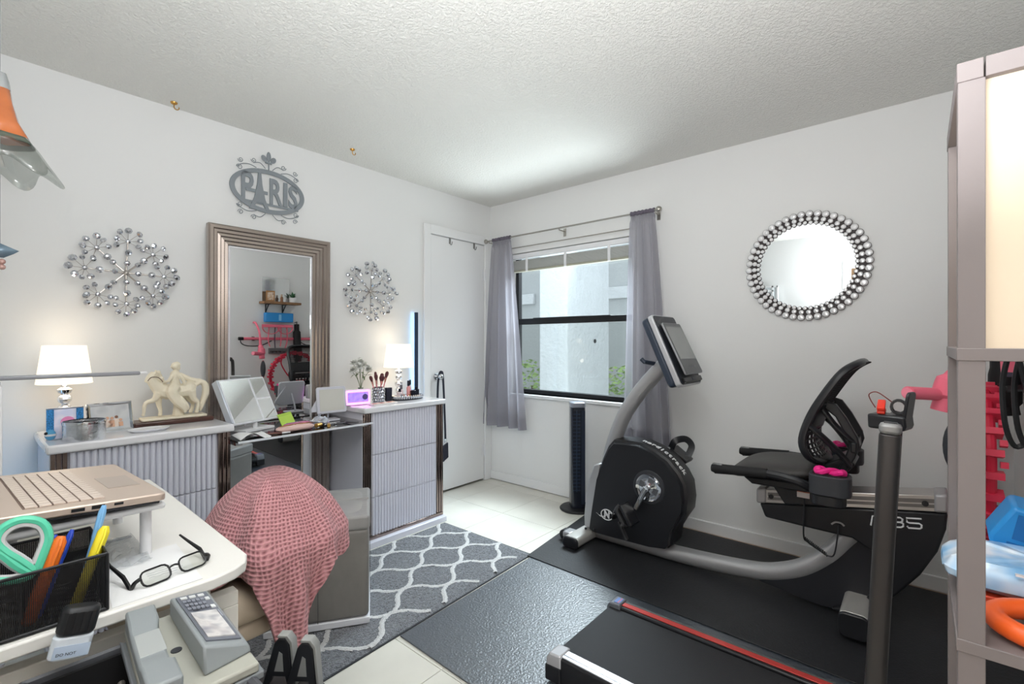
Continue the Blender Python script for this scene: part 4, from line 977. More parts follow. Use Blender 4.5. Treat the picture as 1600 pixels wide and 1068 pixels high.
MB().tube([Vector((c-.1, -1.76, 1.13)), Vector((c-.1, -1.775, 1.115)), Vector((c, -1.80, 1.10))], .012, 8).build('console_bracket', M('console_slate', (48, 58, 74)), bk)
# base frame
MB().tube(spline([(c, -1.385, .055), (c, -1.6, .054), (c, -1.87, .054), (c, -2.09, .064), (c, -2.29, .082), (c, -2.41, .107), (c, -2.53, .165), (c, -2.63, .255), (c, -2.69, .335), (c, -2.72, .375)], 5), .043, 20).build('base_tube', BKS, bk)
for yy, h0 in ((-1.38, 0), (-2.74, .05)):
    stb = MB().prism(rrect(yy, .045+h0*.7, .10, .062+h0*.7, .022), 'x', c-.235, c+.235).build('stabilizer', M('stabilizer_silver', (182, 180, 176), .4, .3), bk, bevel=.004)
    for s in (-1, 1): MB().prism(rrect(yy, .043+h0*.7, .104, .064+h0*.7, .024), 'x', c+s*.232, c+s*.25).build('end_cap', BKB, stb, bevel=.006)
for s in (-1, 1):
    MB().cyl((c+s*.12, -1.28, .042), (c+s*.17, -1.28, .042), .03, n=20).build('transport_wheel', BKB, bk, bevel=.004)
    MB().box(c+s*.105, c+s*.185, -1.34, -1.285, .035, .07).build('wheel_bracket', BKS, bk, bevel=.008)
for yy, zz in ((-1.395, .088), (-1.455, .096)): MB().ball((c-.096, yy, zz), .008, 6).build('bolt', BKB, bk)
# rear arm and lower panel
arm = [(-2.352, .445), (-2.377, .380), (-2.55, .372), (-2.70, .368), (-2.745, .36), (-2.80, .30), (-2.80, .20), (-2.76, .08), (-2.70, .03), (-2.79, .075), (-2.86, .16), (-2.94, .275), (-2.996, .39), (-3.023, .485), (-3.028, .55)]
arm = [(-2.352, .445), (-2.377, .380), (-2.55, .374), (-2.72, .370), (-2.79, .33), (-2.82, .26), (-2.80, .17), (-2.74, .085), (-2.64, .035), (-2.70, .028), (-2.79, .078), (-2.865, .165), (-2.945, .28), (-2.998, .39), (-3.023, .485), (-3.028, .552)]
ra = MB().prism(arm, 'x', c-.06, c+.06).build('rear_arm', BKB, bk, bevel=.01)
MB().prism([(-2.337, .055), (-2.45, .11), (-2.56, .185), (-2.66, .28), (-2.73, .375), (-2.80, .34), (-2.83, .26), (-2.81, .16), (-2.74, .07), (-2.66, .028), (-2.587, .024)], 'x', c-.034, c+.034).build('lower_panel', M('panel_black', (36, 37, 42), .42), bk, bevel=.004)
NUM = {'R': [[(0, 0), (.12, 1), (.85, 1), (1, .85), (.95, .55), (.2, .55)], [(.55, .55), (.95, 0)]], '3': [[(0, 1), (.8, 1), (.95, .85), (.93, .6), (.8, .52), (.15, .52)], [(.8, .52), (1, .4), (1, .12), (.85, 0), (0, 0)]], '5': [[(1, 1), (.05, 1), (.1, .6), (.25, .52), (.85, .52), (1, .38), (1, .12), (.9, 0), (.2, 0), (.1, .2)]]}
for k, ch in enumerate('R35'):
    mbn = MB()
    for st in NUM[ch]:
        mbn.tube([(c-.0612, -2.785-.057*k-.050*a_, .445+.16*(.057*k+.05*a_)*1.0+.040*b_) for a_, b_ in st], .0034, 6, flat=1.0)
    mbn.build('model_number', LET_, ra)
MB().tube(spline([(c-.062, -2.645, .415), (c-.062, -2.66, .428), (c-.062, -2.68, .428), (c-.062, -2.692, .418)], 4), .004, 6).build('cable_port', SILVER, ra)
# aluminium seat rail
al = M('aluminium', (190, 186, 184), .28, .85, bump=(160, .04, .001))
sl = .16
def rl(y, z): return (y, z+sl*(-y-2.35))
rail = MB().prism([rl(-2.35, .447), rl(-3.0, .447), rl(-3.0, .512), rl(-2.35, .512)], 'x', c-.064, c+.064).build('seat_rail', al, bk, bevel=.003)
MB().prism([rl(-2.39, .463), rl(-2.99, .463), rl(-2.99, .476), rl(-2.39, .476)], 'x', c-.0665, c-.06).prism([rl(-2.39, .482), rl(-2.99, .482), rl(-2.99, .498), rl(-2.39, .498)], 'x', c-.0655, c-.06).build('rail_groove', M('rail_shadow', (120, 116, 114), .4, .5), rail)
for a, b_ in ((-2.34, -2.385), (-2.985, -3.03)):
    MB().prism([rl(a, .445), rl(b_, .445), rl(b_, .518), rl(a, .518)], 'x', c-.07, c+.07).build('rail_end_cap', M('cap_silver', (170, 168, 170), .4, .3), rail, bevel=.01)
for yy in (-2.405, -2.96): MB().cyl((c-.072, yy, .48+sl*(-yy-2.35)), (c-.06, yy, .48+sl*(-yy-2.35)), .011, n=12).build('stop_bolt', BKB, rail)
# carriage, seat, handles
cg = MB().prism([(-2.405, .56), (-2.465, .468), (-2.66, .50), (-2.70, .62), (-2.60, .625)], 'x', c-.082, c+.082).build('seat_carriage', BKB, bk, bevel=.006)
MB().box(c-.084, c-.081, -2.565, -2.515, .515, .548).build('warning_label', M('label_white', (225, 215, 210), .5), cg)
MB().box(c-.0845, c-.0825, -2.565, -2.515, .54, .548).build('warning_stripe', M('label_orange', (210, 110, 70), .5), cg)
SEAT = M('seat_vinyl', (58, 56, 55), .5, bump=(350, .5, .002))
def seat(u, v):
    th = 2*pi*u; ct, st_ = math.cos(th), math.sin(th); ph = -pi/2+pi*v
    ex = .45; sx_ = math.copysign(abs(ct)**ex, ct); sy_ = math.copysign(abs(st_)**ex, st_); k = max(0, math.cos(ph))**.4
    x = .205*sx_*k; y = .185*sy_*k
    return (c+x, -2.42+y, .632+.036*math.sin(ph)+.10*(-y)*.55-(.03*(y/.185)**2 if y > 0 else -.01*(y/.185)**2))
MB().grid(seat, 48, 16, closed=True).build('seat', SEAT, bk, angle=180)
MB().prism([(-2.30, .585), (-2.60, .60), (-2.64, .56), (-2.34, .555)], 'x', c-.15, c+.15).build('seat_pan', BKB, bk, bevel=.008)
for s in (-1, 1):
    x = c+s*.235
    h = MB().tube(spline([(x, -2.20, .615), (x, -2.30, .625), (x, -2.43, .636), (x, -2.54, .625), (c+s*.20, -2.60, .59), (c+s*.09, -2.62, .56)], 5), .019, 10).build('arm_rail', BKB, bk)
    MB().tube([(x, -2.185, .622), (x, -2.20, .622), (x, -2.425, .637)], [.017, .023, .022], 12).build('grip', BLACKM, h)
    MB().box(x-.012, x+.012, -2.235, -2.19, .640, .647).build('pulse_sensor', M('sensor_grey', (128, 128, 130), .3, .6), h, bevel=.003)
# mesh backrest
prof = spline([(-2.615, .69, 0), (-2.572, .73, 0), (-2.555, .80, 0), (-2.585, .905, 0), (-2.64, 1.01, 0), (-2.70, 1.10, 0), (-2.755, 1.14, 0)], 8)
def bp_(v):
    f = v*(len(prof)-1); i = min(int(f), len(prof)-2); p = prof[i].lerp(prof[i+1], f-i); return p.x, p.y
def half(v): return .205*(max(0.0, 1-abs(2*v-1)**4.5))**.5*(1-.06*v)+.0001
def bpt(u, v, off=0):
    y, z = bp_(v); x = (u*2-1)*half(v); return Vector((c+x, y-off-.035*(1-((u*2-1))**2)*.9, z))
loop = [bpt(1, .02+.96*i/30) for i in range(31)]+[bpt(0, .98-.96*i/30) for i in range(31)]
bkr = MB().tube(loop, .019, 10, closed=True, flat=.75).build('backrest_frame', BKB, bk)
nm = MB()
for i in range(1, 24): nm.tube([bpt(i/24, .36+.62*k/20) for k in range(21)], .0024, 4, caps=False)
for k in range(0, 36): nm.tube([bpt(i/10, .36+.62*k/36) for i in range(11)], .0024, 4, caps=False)
nmo = nm.build('mesh_net', BLACKM, bkr); nmo['kind'] = 'stuff'
# moulded lumbar panel: solid sheet with two fields of square holes
pn = MB(); NA, NB = 30, 22
def hole(i, j): return (2 <= i <= 13 or 16 <= i <= 27) and 5 <= j <= 20 and i % 3 != 0 and j % 3 != 0
for i in range(NA):
    for j in range(NB):
        if hole(i, j): continue
        u0, u1, v0, v1 = i/NA, (i+1)/NA, .03+.35*j/NB, .03+.35*(j+1)/NB
        pn.add([bpt(u0, v0), bpt(u1, v0), bpt(u1, v1), bpt(u0, v1)], [(0, 1, 2, 3)])
pn.build('lumbar_panel', BKB, bkr, solid=.006, smooth=False)
MB().grid(lambda u, v: bpt(.04+.92*u, .40+.17*v, .004), 20, 8).build('lumbar_shell', BKB, bkr, solid=.010)
for s in (-1, 1):
    MB().prism([(-2.635, .965), (-2.668, .955), (-2.705, .90), (-2.745, .82), (-2.752, .785), (-2.735, .73), (-2.70, .66), (-2.672, .665), (-2.70, .735), (-2.715, .785), (-2.705, .82), (-2.665, .90), (-2.625, .935)], 'x', c+s*.105-.014, c+s*.105+.014).build('back_spine', BKB, bk, bevel=.006)
    MB().tube(spline([bpt(.5+s*.47, .44, .002), (c+s*.18, -2.625, .82), (c+s*.145, -2.68, .755), (c+s*.11, -2.715, .70)], 6), .026, 10, flat=.45, up=(0, -1, .6)).build('back_brace', BKB, bk)
    MB().tube(spline([bpt(.5+s*.30, .54, .004), (c+s*.12, -2.67, .86), (c+s*.105, -2.73, .80)], 6), .022, 10, flat=.5, up=(0, -1, .6)).build('upper_brace', BKB, bk)
MB().box(c-.13, c+.13, -2.742, -2.72, .755, .80).build('cross_plate', BKB, bk, bevel=.006)
MB().prism([(-2.58, .60), (-2.66, .60), (-2.735, .70), (-2.70, .73), (-2.63, .69)], 'x', c-.10, c+.10).build('recline_bracket', BKB, bk, bevel=.006)
# cup holders
for s in (-1, 1):
    xc = c+s*.27
    ch = MB().prism(rrect(xc, -2.665, .115, .145, .04), 'z', .605 if s < 0 else .63, .685 if s < 0 else .70)
    cho = ch.build('cup_holder', M('holder_slate', (52, 54, 59), .5), bk, bevel=.004)
    z0 = .605 if s < 0 else .63
    MB().prism(rrect(xc, -2.66, .095, .12, .035), 'z', z0-.045, z0).build('holder_foot', BKB, cho, bevel=.006)
    MB().prism(rrect(xc, -2.665, .092, .122, .032), 'z', z0+.079, z0+.0815 if s < 0 else .7015).build('holder_well', BLACKM, cho)
    MB().box(min(xc, c+s*.12), max(xc, c+s*.12), -2.68, -2.62, z0-.01, z0+.03).build('holder_arm', BKB, cho, bevel=.004)
# cable
MB().tube(spline([(c-.084, -2.545, .515), (c-.10, -2.545, .44), (c-.10, -2.545, .345), (c-.10, -2.56, .325), (c-.10, -2.60, .302), (c-.10, -2.64, .285), (c-.10, -2.66, .30), (c-.09, -2.67, .37), (c-.066, -2.672, .42)], 6), .0035, 6).build('pulse_cable', BKB, bk)
MB().tube([(c-.10+.007*math.cos(k*1.1), -2.55-.085*k/80, .337-.05*k/80+.007*math.sin(k*1.1)) for k in range(81)], .0026, 5).build('coiled_cable', BKB, bk)
# pink weights in the cup holders
HP = M('hot_pink', (240, 40, 140), .45, bump=(60, .2))
for lab, xc, z in (('hot pink hand strap stuffed in the near cup holder of the bike', c-.27, .682), ('hot pink hand strap in the far cup holder of the bike', c+.27, .70)):
    t = thing('hand_strap', lab, 'strap', (xc, -2.665, z)); LOCAL[0] = True
    MB().tube([(0.022*math.sin(a*2), .045*math.cos(a), .012+.006*math.sin(3*a)) for a in [2*pi*i/24 for i in range(24)]], .012, 8, closed=True).build('loop', HP, t)
    MB().ball((0, .042, .014), .017, 8).ball((0, -.042, .012), .017, 8).build('knob', HP, t)
    LOCAL[0] = False

# ================================================================ TREADMILL
tr_ = thing('treadmill', 'low black treadmill with a red side stripe at the front', 'treadmill', (-1.51, -2.5, .006))
TX0, TX1, TY0 = -1.755, -1.265, -1.925
MB().box(TX0+.03, TX1-.03, -3.2, TY0-.02, .02, .09).build('deck_frame', BKB, tr_, bevel=.004)
MB().box(TX0+.062, TX1-.055, -3.18, TY0-.012, .088, .1005).build('belt', M('belt_black', (34, 34, 37), .6, bump=(320, .4, .002)), tr_, bevel=.005)
MB().cyl((TX0+.06, TY0-.03, .072), (TX1-.055, TY0-.03, .072), .028, n=20).build('rear_roller', BKB, tr_)
rlL = MB().box(TX0, TX0+.062, -3.2, TY0-.04, .02, .112).build('side_rail', BKB, tr_, bevel=.006, label='side rail with bright aluminium top')
MB().box(TX0+.006, TX0+.05, -3.2, TY0-.05, .112, .117).build('aluminium_top', M('rail_alu', (205, 207, 212), .25, .85), rlL, bevel=.003)
MB().box(TX0+.02, TX0+.024, -3.2, TY0-.05, .117, .1185).build('rail_line', M('rail_line', (140, 142, 148), .3, .7), rlL)
rlR = MB().box(TX1-.055, TX1, -3.2, TY0-.04, .02, .110).build('side_rail', BKB, tr_, bevel=.006, label='side rail with a red stripe')
MB().box(TX1-.040, TX1-.014, -3.2, TY0-.06, .110, .1135).build('red_stripe', M('stripe_red', (200, 70, 66), .3, .2), rlR, bevel=.001)
MB().box(TX1-.012, TX1-.004, -3.2, TY0-.06, .110, .113).build('grey_stripe', M('stripe_grey', (92, 94, 92), .4), rlR)
for xx, m_, lab in ((TX0-.004, M('cap_white_silver', (196, 196, 200), .35, .3), 'silver end cap'), (TX1-.06, M('cap_grey_blue', (120, 124, 132), .4, .3), 'grey end cap with a coloured sticker')):
    e_ = MB().prism([(TY0, .03), (TY0, .095), (TY0-.012, .118), (TY0-.062, .122), (TY0-.062, .03)], 'x', xx, xx+.066).build('end_cap', m_, tr_, bevel=.006, label=lab)
    MB().prism([(TY0+.004, .018), (TY0+.004, .075), (TY0-.062, .08), (TY0-.062, .018)], 'x', xx-.003, xx+.069).build('cap_bumper', BKB, e_, bevel=.006)
MB().box(TX1-.05, TX1-.008, TY0-.055, TY0-.03, .1215, .1228).build('sticker', M('sticker_blue', (96, 130, 200), .4), tr_)
MB().box(TX1-.05, TX1-.008, TY0-.05, TY0-.045, .1226, .1232).build('sticker_line', M('sticker_red', (210, 120, 130), .4), tr_)
MB().box(TX0, TX1, -3.245, -3.0, .02, .16).build('motor_hood', BKB, tr_, bevel=.02, seg=3)
UPR = M('upright_grey', (58, 56, 56), .35, .35)
lp = MB().prism(rrect(0, 0, .034, .040, .011), 'z', .0, .90, T(-1.775, -2.852, .12) @ R(math.radians(2.6), 'X')).build('upright', UPR, tr_, bevel=.003)
MB().prism(rrect(0, 0, .035, .041, .012), 'z', .9, .925, T(-1.775, -2.852, .12) @ R(math.radians(2.6), 'X')).build('upright_cap', M('cap_pewter', (140, 140, 140), .4, .3), lp, bevel=.008)
MB().box(-.009, .009, -.012, .012, .9245, .9265, T(-1.775, -2.852, .12) @ R(math.radians(2.6), 'X')).build('cap_slot', DARK, lp)
MB().tube(spline([(-1.235, -2.848, .14), (-1.235, -2.87, .6), (-1.235, -2.886, .93), (-1.25, -2.888, .985), (-1.29, -2.888, 1.0), (-1.60, -2.888, 1.0), (-1.74, -2.888, 1.0)], 6), .017, 10).build('handle_tube', UPR, tr_)
ty = MB().prism([(-.058, 0), (.058, 0), (.06, .03), (.06, .035), (-.06, .035), (-.064, .012)], 'y', -.03, .03, T(-1.66, -2.888, 1.015) @ R(pi/2-.25, 'Z') @ S(.62, 1, 1)).build('holder_tray', BKB, tr_, bevel=.006)
MB().prism(rrect(0, .042, .05, .07, .012), 'x', 0, .007, T(-1.66, -2.888, 1.03) @ R(-.25, 'Z') @ T(0, -.036, 0) @ R(.12, 'X') @ R(pi/2, 'Z')).build('device_rest', BKB, ty, bevel=.002)
TRZ = 1.053
cpn = thing('safety_clip', 'bright red safety clip on the treadmill holder tray', 'clip', (-1.655, -2.872, TRZ-.002)); LOCAL[0] = True
RD = M('clip_red', (222, 48, 26), .35)
MB().box(-.026, .026, -.008, .008, 0, .009).box(-.026, .02, -.008, .008, .018, .027, R(.0, 'Z') @ T(0, 0, .0) @ R(-.35, 'Y')).build('jaw', RD, cpn, bevel=.002)
MB().tube(spline([(0, .012, .012), (.004, .022, .03), (-.004, .024, .045), (0, .008, .05), (.0, -.02, .028)], 6), .0013, 5).build('cord', M('clip_cord', (120, 50, 40), .6), cpn)
LOCAL[0] = False
eb = thing('earphone_case', 'small black earphone bundle on the treadmill holder tray', 'earphones', (-1.66, -2.905, TRZ-.002)); LOCAL[0] = True
for k in range(4): MB().tube([(-.012+.006*k, .014*math.cos(a), .018+.016*math.sin(a)) for a in [2*pi*i/14 for i in range(14)]], .003, 5, closed=True).build('wound_cable', BLACK, eb)
LOCAL[0] = False
# ================================================================ DESK CHAIR AND THROW
BEI = M('beige_fabric', (186, 170, 150), .85, bump=(70, .15, .004), var=.06)
dc = thing('desk_chair', 'beige desk chair drawn up to the white desk, under the pink throw', 'chair', (-2.6, -1.42, 0))
def cushion(cx, cy, cz, sx, sy, sz, ex=.35, rot=None):
    def fn(u, v):
        a = 2*pi*u; b = -pi/2+pi*v; ca, sa = math.cos(a), math.sin(a)
        k = max(0, math.cos(b))**ex
        p = Vector((sx/2*math.copysign(abs(ca)**ex, ca)*k, sy/2*math.copysign(abs(sa)**ex, sa)*k, sz/2*math.copysign(abs(math.sin(b))**.7, math.sin(b))))
        if rot is not None: p = rot @ p
        return (cx+p.x, cy+p.y, cz+p.z)
    return MB().grid(fn, 40, 16, closed=True)
cushion(-2.69, -1.385, .475, .38, .36, .10).build('seat', BEI, dc, angle=180)
cushion(-2.69, -1.385, .41, .36, .34, .07).build('seat_box', BEI, dc, angle=180)
cushion(-2.492, -1.43, .575, .07, .25, .27, rot=R(.12, 'Y').to_3x3()).build('backrest', BEI, dc, angle=180)
for yb_ in (-1.50, -1.33): MB().tube(spline([(-2.66, yb_, .39), (-2.53, yb_, .39), (-2.47, yb_, .43), (-2.455, yb_, .56)], 5), .022, 8).build('back_bracket', BLACK, dc)
MB().cyl((-2.62, -1.44, .10), (-2.62, -1.44, .385), .03, n=16).build('gas_column', BLACK, dc)
for k in range(5):
    a = 2*pi*k/5+.3; e = Vector((-2.62+.26*math.cos(a), -1.44+.26*math.sin(a), .075))
    MB().tube([(-2.62, -1.44, .11), e], [.026, .016], 8).build('base_spoke', BLACK, dc)
    MB().cyl((e.x-.012, e.y, .039), (e.x+.012, e.y, .039), .025, n=14).cyl((e.x, e.y, .05), (e.x, e.y, .08), .008, n=8).build('caster', BLACK, dc)
dc.location.z = .019
# waffle-knit throw
THR = bpy.data.materials.new('pink_waffle_knit'); THR.use_nodes = True; nt = THR.node_tree; b = nt.nodes['Principled BSDF']
b.inputs['Roughness'].default_value = .9; b.inputs['Sheen Weight'].default_value = .12
uv = nt.nodes.new('ShaderNodeUVMap'); uv.uv_map = 'UVMap'
mp = nt.nodes.new('ShaderNodeMapping'); mp.inputs['Scale'].default_value = (1, 1, 1); nt.links.new(uv.outputs[0], mp.inputs[0])
vo = nt.nodes.new('ShaderNodeTexVoronoi'); vo.voronoi_dimensions = '2D'; vo.inputs['Scale'].default_value = 1.0; vo.inputs['Randomness'].default_value = .22; nt.links.new(mp.outputs[0], vo.inputs['Vector'])
cr = nt.nodes.new('ShaderNodeValToRGB'); e = cr.color_ramp.elements; e[0].position = .08; e[0].color = lin((150, 90, 96)); e[1].position = .45; e[1].color = lin((216, 156, 160))
nt.links.new(vo.outputs['Distance'], cr.inputs['Fac'])
nz = nt.nodes.new('ShaderNodeTexNoise'); nz.inputs['Scale'].default_value = 6; nt.links.new(uv.outputs[0], nz.inputs['Vector'])
mxn = nt.nodes.new('ShaderNodeMix'); mxn.data_type = 'RGBA'; mxn.blend_type = 'MULTIPLY'; mxn.inputs[0].default_value = .25
nt.links.new(cr.outputs['Color'], mxn.inputs[6]); nt.links.new(nz.outputs['Color'], mxn.inputs[7]); nt.links.new(mxn.outputs[2], b.inputs['Base Color'])
bp = nt.nodes.new('ShaderNodeBump'); bp.inputs['Strength'].default_value = 1.0; bp.inputs['Distance'].default_value = .006
nt.links.new(vo.outputs['Distance'], bp.inputs['Height']); nt.links.new(bp.outputs[0], b.inputs['Normal'])
tcx, tcy, tz = -2.497, -1.432, .838
e1 = Vector((.92, -.39)); e2 = Vector((-.39, -.92))
import bisect
DROPS = [(0, .30), (12, .33), (25, .335), (38, .32), (46, .40), (56, .56), (64, .66), (74, .66), (84, .56), (94, .40), (104, .31), (125, .30), (150, .36), (180, .38), (220, .42), (270, .48), (320, .42), (345, .33), (360, .30)]
def drop(d):
    for i in range(len(DROPS)-1):
        a, b_ = DROPS[i], DROPS[i+1]
        if a[0] <= d <= b_[0]: return a[1]+(b_[1]-a[1])*(d-a[0])/(b_[0]-a[0])
    return .4
NU, NV = 240, 90
def throw(u, v):
    th = 2*pi*u; dg = math.degrees(th); L_ = drop(dg)
    s = v*L_                                     # length down the cloth
    dd = s*s/(s+.055) if s > 0 else 0            # eases over the rounded top
    rad = min(1.0, (dd/.20)**.5) if dd > 0 else 0
    low = max(0, dd-.22)
    fold = .012*min(1, dd/.1)*math.sin(4*th+.4+3*dd)+.009*min(1, dd/.1)*math.sin(7*th+1.3+5*dd)+.024*min(1, low/.15+.15)*math.sin(11*th+.5+4*low)*min(1, dd/.12)
    ra = .195*rad+fold-.10*low*(1 if 40 < dg < 120 else .25)
    rb = .185*rad+fold-.08*low
    p = e1*(ra*math.cos(th))+e2*(rb*math.sin(th))
    lift = .006*math.sin(9*th+3)*min(1, dd/.2)
    return (tcx+p.x, tcy+p.y, tz-dd+lift)
tw = MB().grid(throw, NU, NV, closed=True)
tho = tw.build('throw_blanket', THR, solid=.008, angle=180)
uvl = tho.data.uv_layers.new(name='UVMap')
# knit cells follow the cloth: wrapped around below, planar over the top
def UVC(i, j):
    p = tho.data.vertices[j*NU+i].co; q_ = Vector((p.x-tcx, p.y-tcy)); d_ = tz-p.z
    a = 2*pi*i/NU
    return ((a*.17)*88+.25*math.sin(j*.21+a*3), (d_+.12*min(1, q_.length/.18))*78+.3*math.sin(a*5+j*.05))
for lp_ in tho.data.loops:
    p = tho.data.vertices[lp_.vertex_index].co; q = Vector((p.x-tcx, p.y-tcy))
    i_, j_ = lp_.vertex_index % NU, lp_.vertex_index//NU; uvl.data[lp_.index].uv = UVC(i_, j_)
tag(tho, 'dusty pink waffle-knit throw draped over the desk chair back', 'throw')

# ================================================================ DESK
DKM = M('desk_white', (233, 231, 226), .4, bump=(60, .02)); DLEG = M('desk_leg_white', (226, 222, 214), .4)
dk = thing('desk', 'white desk with a rounded corner at the left edge', 'desk', (-3.0, -1.4, 0))
topp = [(-3.325, -1.868), (-2.80, -1.868), (-2.755, -1.855), (-2.728, -1.835), (-2.712, -1.80), (-2.70, -1.15), (-2.70, -.92), (-3.325, -.92)]
MB().prism(topp, 'z', .728, .752).build('tabletop', DKM, dk, bevel=.004)
for yy in (-1.80, -.99):
    MB().box(-3.30, -2.735, yy-.015, yy+.015, .655, .685).build('leg_frame', DLEG, dk, bevel=.002)
    MB().box(-2.765, -2.735, yy-.015, yy+.015, .0, .655).build('leg', DLEG, dk, bevel=.002)
    MB().box(-3.30, -3.27, yy-.015, yy+.015, .0, .655).build('leg', DLEG, dk, bevel=.002)
    for xx in (-2.80, -3.24): MB().box(xx-.012, xx+.012, yy-.012, yy+.012, .685, .728).build('spacer', DLEG, dk)
    MB().box(-3.27, -2.765, yy-.012, yy+.012, .575, .60).build('crossbar', DLEG, dk, bevel=.002)
MB().box(-3.29, -3.26, -1.78, -1.0, .3, .33).build('rear_beam', DLEG, dk)
# laptop stand
ls = thing('laptop_stand', 'white laptop riser with round legs on the desk', 'stand', (-2.96, -1.5, .752)); LOCAL[0] = True
MB().box(-.14, .125, -.185, .185, .108, .122).build('platform', WHITEP, ls, bevel=.006)
for sx_ in (-.11, .10):
    for sy_ in (-.13, .15): MB().lathe([(.011, 0), (.011, .10), (.02, .108), (.001, .108)], (sx_, sy_, 0), 16).build('leg', WHITEP, ls)
LOCAL[0] = False
# laptop
lt = thing('laptop', 'open champagne-silver laptop on the white riser', 'laptop', (-2.838, -1.70, .882), math.radians(3)); LOCAL[0] = True
LM = M('laptop_champagne', (208, 190, 176), .38, .45); KM = M('key_champagne', (220, 204, 192), .45, .2)
mx = R(math.radians(4.0), 'Y')      # hinge side raised slightly;  local -X runs to the hinge, +Y along the front edge
LW, LD = .40, .27
bs_ = MB().prism(rrect(-LD/2, LW/2, LD, LW, .012), 'z', 0, .016, mx).build('base', LM, lt, bevel=.003)
MB().box(-.075, -.018, .115, .235, .016, .0166, mx).build('touchpad', M('touchpad', (190, 174, 162), .3, .4), lt)
MB().box(-.217, -.098, .034, .366, .0155, .0163, mx).build('keyboard_well', M('well_dark', (120, 100, 90), .6), lt)
key = MB().box(-.0085, .0085, -.0095, .0095, 0, .0022)
kme = bpy.data.meshes.new('key'); kme.from_pydata(key.v, [], key.f); kme.materials.append(KM); fixn(kme)
for r in range(6):
    for k in range(16):
        o = bpy.data.objects.new('key', kme); COL.objects.link(o); o.parent = lt
        o.matrix_basis = mx @ T(-.107-.0197*r, .0445+.0207*k, .0162)
for k, (yy, w_) in enumerate(((0, 0),)): pass
prt = MB().box(-.09, -.075, -.0006, .003, .006, .011, mx).box(-.125, -.105, -.0006, .003, .005, .012, mx).box(-.155, -.135, -.0006, .003, .005, .011, mx).build('side_ports', BLACK, lt)
MB().box(-LD+.02, -.01, .006, LW-.006, -.006, .0, mx).build('rubber_base', DARK, lt, bevel=.002)
mxl = mx @ T(-LD, 0, .012) @ R(math.radians(-18), 'Y')
MB().box(-.006, 0, .004, LW-.004, 0, .26, mxl).build('screen_lid', LM, lt, bevel=.002)
MB().box(0, .001, .012, LW-.012, .02, .25, mxl).build('screen', M('screen_dark', (24, 26, 30), .15), lt)
LOCAL[0] = False
# paper sheets
def sheet(name, label, pts, z, mat, cat='paper'):
    t = thing(name, label, cat, (pts[0][0], pts[0][1], z))
    MB().prism(pts, 'z', z, z+.0008).build('sheet', mat, t)
    return t
PAP = M('white_paper', (236, 236, 236), .8)
p1 = sheet('paper_sheet', 'white note sheet with faint handwriting under the glasses', [(-2.955, -1.855), (-2.815, -1.855), (-2.80, -1.62), (-2.935, -1.63)], .7525, PAP)
INK = M('faint_ink', (176, 178, 184), .8)
for k in range(4):
    pts = [(-2.885+.006*i, -1.775+.012*k+.0015*math.sin(i*1.9+k)) for i in range(9+2*(k % 2))]
    MB().tube([(a, b_, .7534) for a, b_ in pts], .0006, 4).build('handwriting', INK, p1)
p2 = thing('plastic_sleeve', 'crinkled clear plastic sleeve behind the pen organizer', 'plastic bag', (-2.93, -1.60, .753)); LOCAL[0] = True
rn = random.Random(9); jj = [[rn.uniform(0, .010) for _ in range(16)] for _ in range(16)]
MB().grid(lambda u, v: (-.07+.14*u, -.09+.2*v, .001+jj[int(u*15)][int(v*15)]), 16, 16).build('film', glassmat('plastic_film', (240, 242, 244), .25, .15, .25), p2, smooth=False)
MB().box(-.07, .07, .10, .112, .001, .004).build('seal_strip', glassmat('plastic_seal', (225, 228, 232), .3, .2, .4), p2)
LOCAL[0] = False
wp = thing('folded_papers', 'white folded papers standing at the left edge of the desk', 'paper', (-3.20, -1.66, .752)); LOCAL[0] = True
for k in range(3):
    MB().grid(lambda u, v, k=k: (.02+.05*u-.012*k, .03-.02*k+.04*u+.01*math.sin(3*v), .17*v-.02*u*v), 6, 8).build('sheet', M('paper_grey_white', (214, 220, 228), .8), wp, solid=.0008)
LOCAL[0] = False
# glasses
gl = thing('eyeglasses', 'black rectangular eyeglasses lying open on the note sheet', 'glasses', (-2.845, -1.808, .7545), math.radians(13)); LOCAL[0] = True
GF = M('glasses_black', (22, 22, 24), .3)
for s in (-1, 1):
    lens = [(s*.034+x, 0.0, .017+z) for x, z in rrect(0, 0, .05, .030, .011, 3)]
    mxg = R(math.radians(-38), 'X')
    rim = MB().tube([mxg @ Vector(p) for p in lens], .0019, 6, closed=True).build('rim', GF, gl)
    MB().add([mxg @ Vector(p) for p in lens], [tuple(range(len(lens)))]).build('lens', glassmat('lens%d' % s, (236, 238, 234), .12, .02), rim)
    MB().tube([mxg @ Vector(p) for p in spline([(s*.058, 0, .021), (s*.068, .004, .018), (s*.070, .02, .012)], 4)]+[Vector((s*.071, .05, .016)), Vector((s*.071, .10, .026)), Vector((s*.069, .125, .034))], [.004]*9+[.0042, .003, .0022], 6).build('temple', GF, gl)
MB().tube([R(math.radians(-38), 'X') @ Vector(p) for p in spline([(-.010, 0, .021), (0, 0, .024), (.010, 0, .021)], 4)], .002, 6).build('bridge', GF, gl)
LOCAL[0] = False
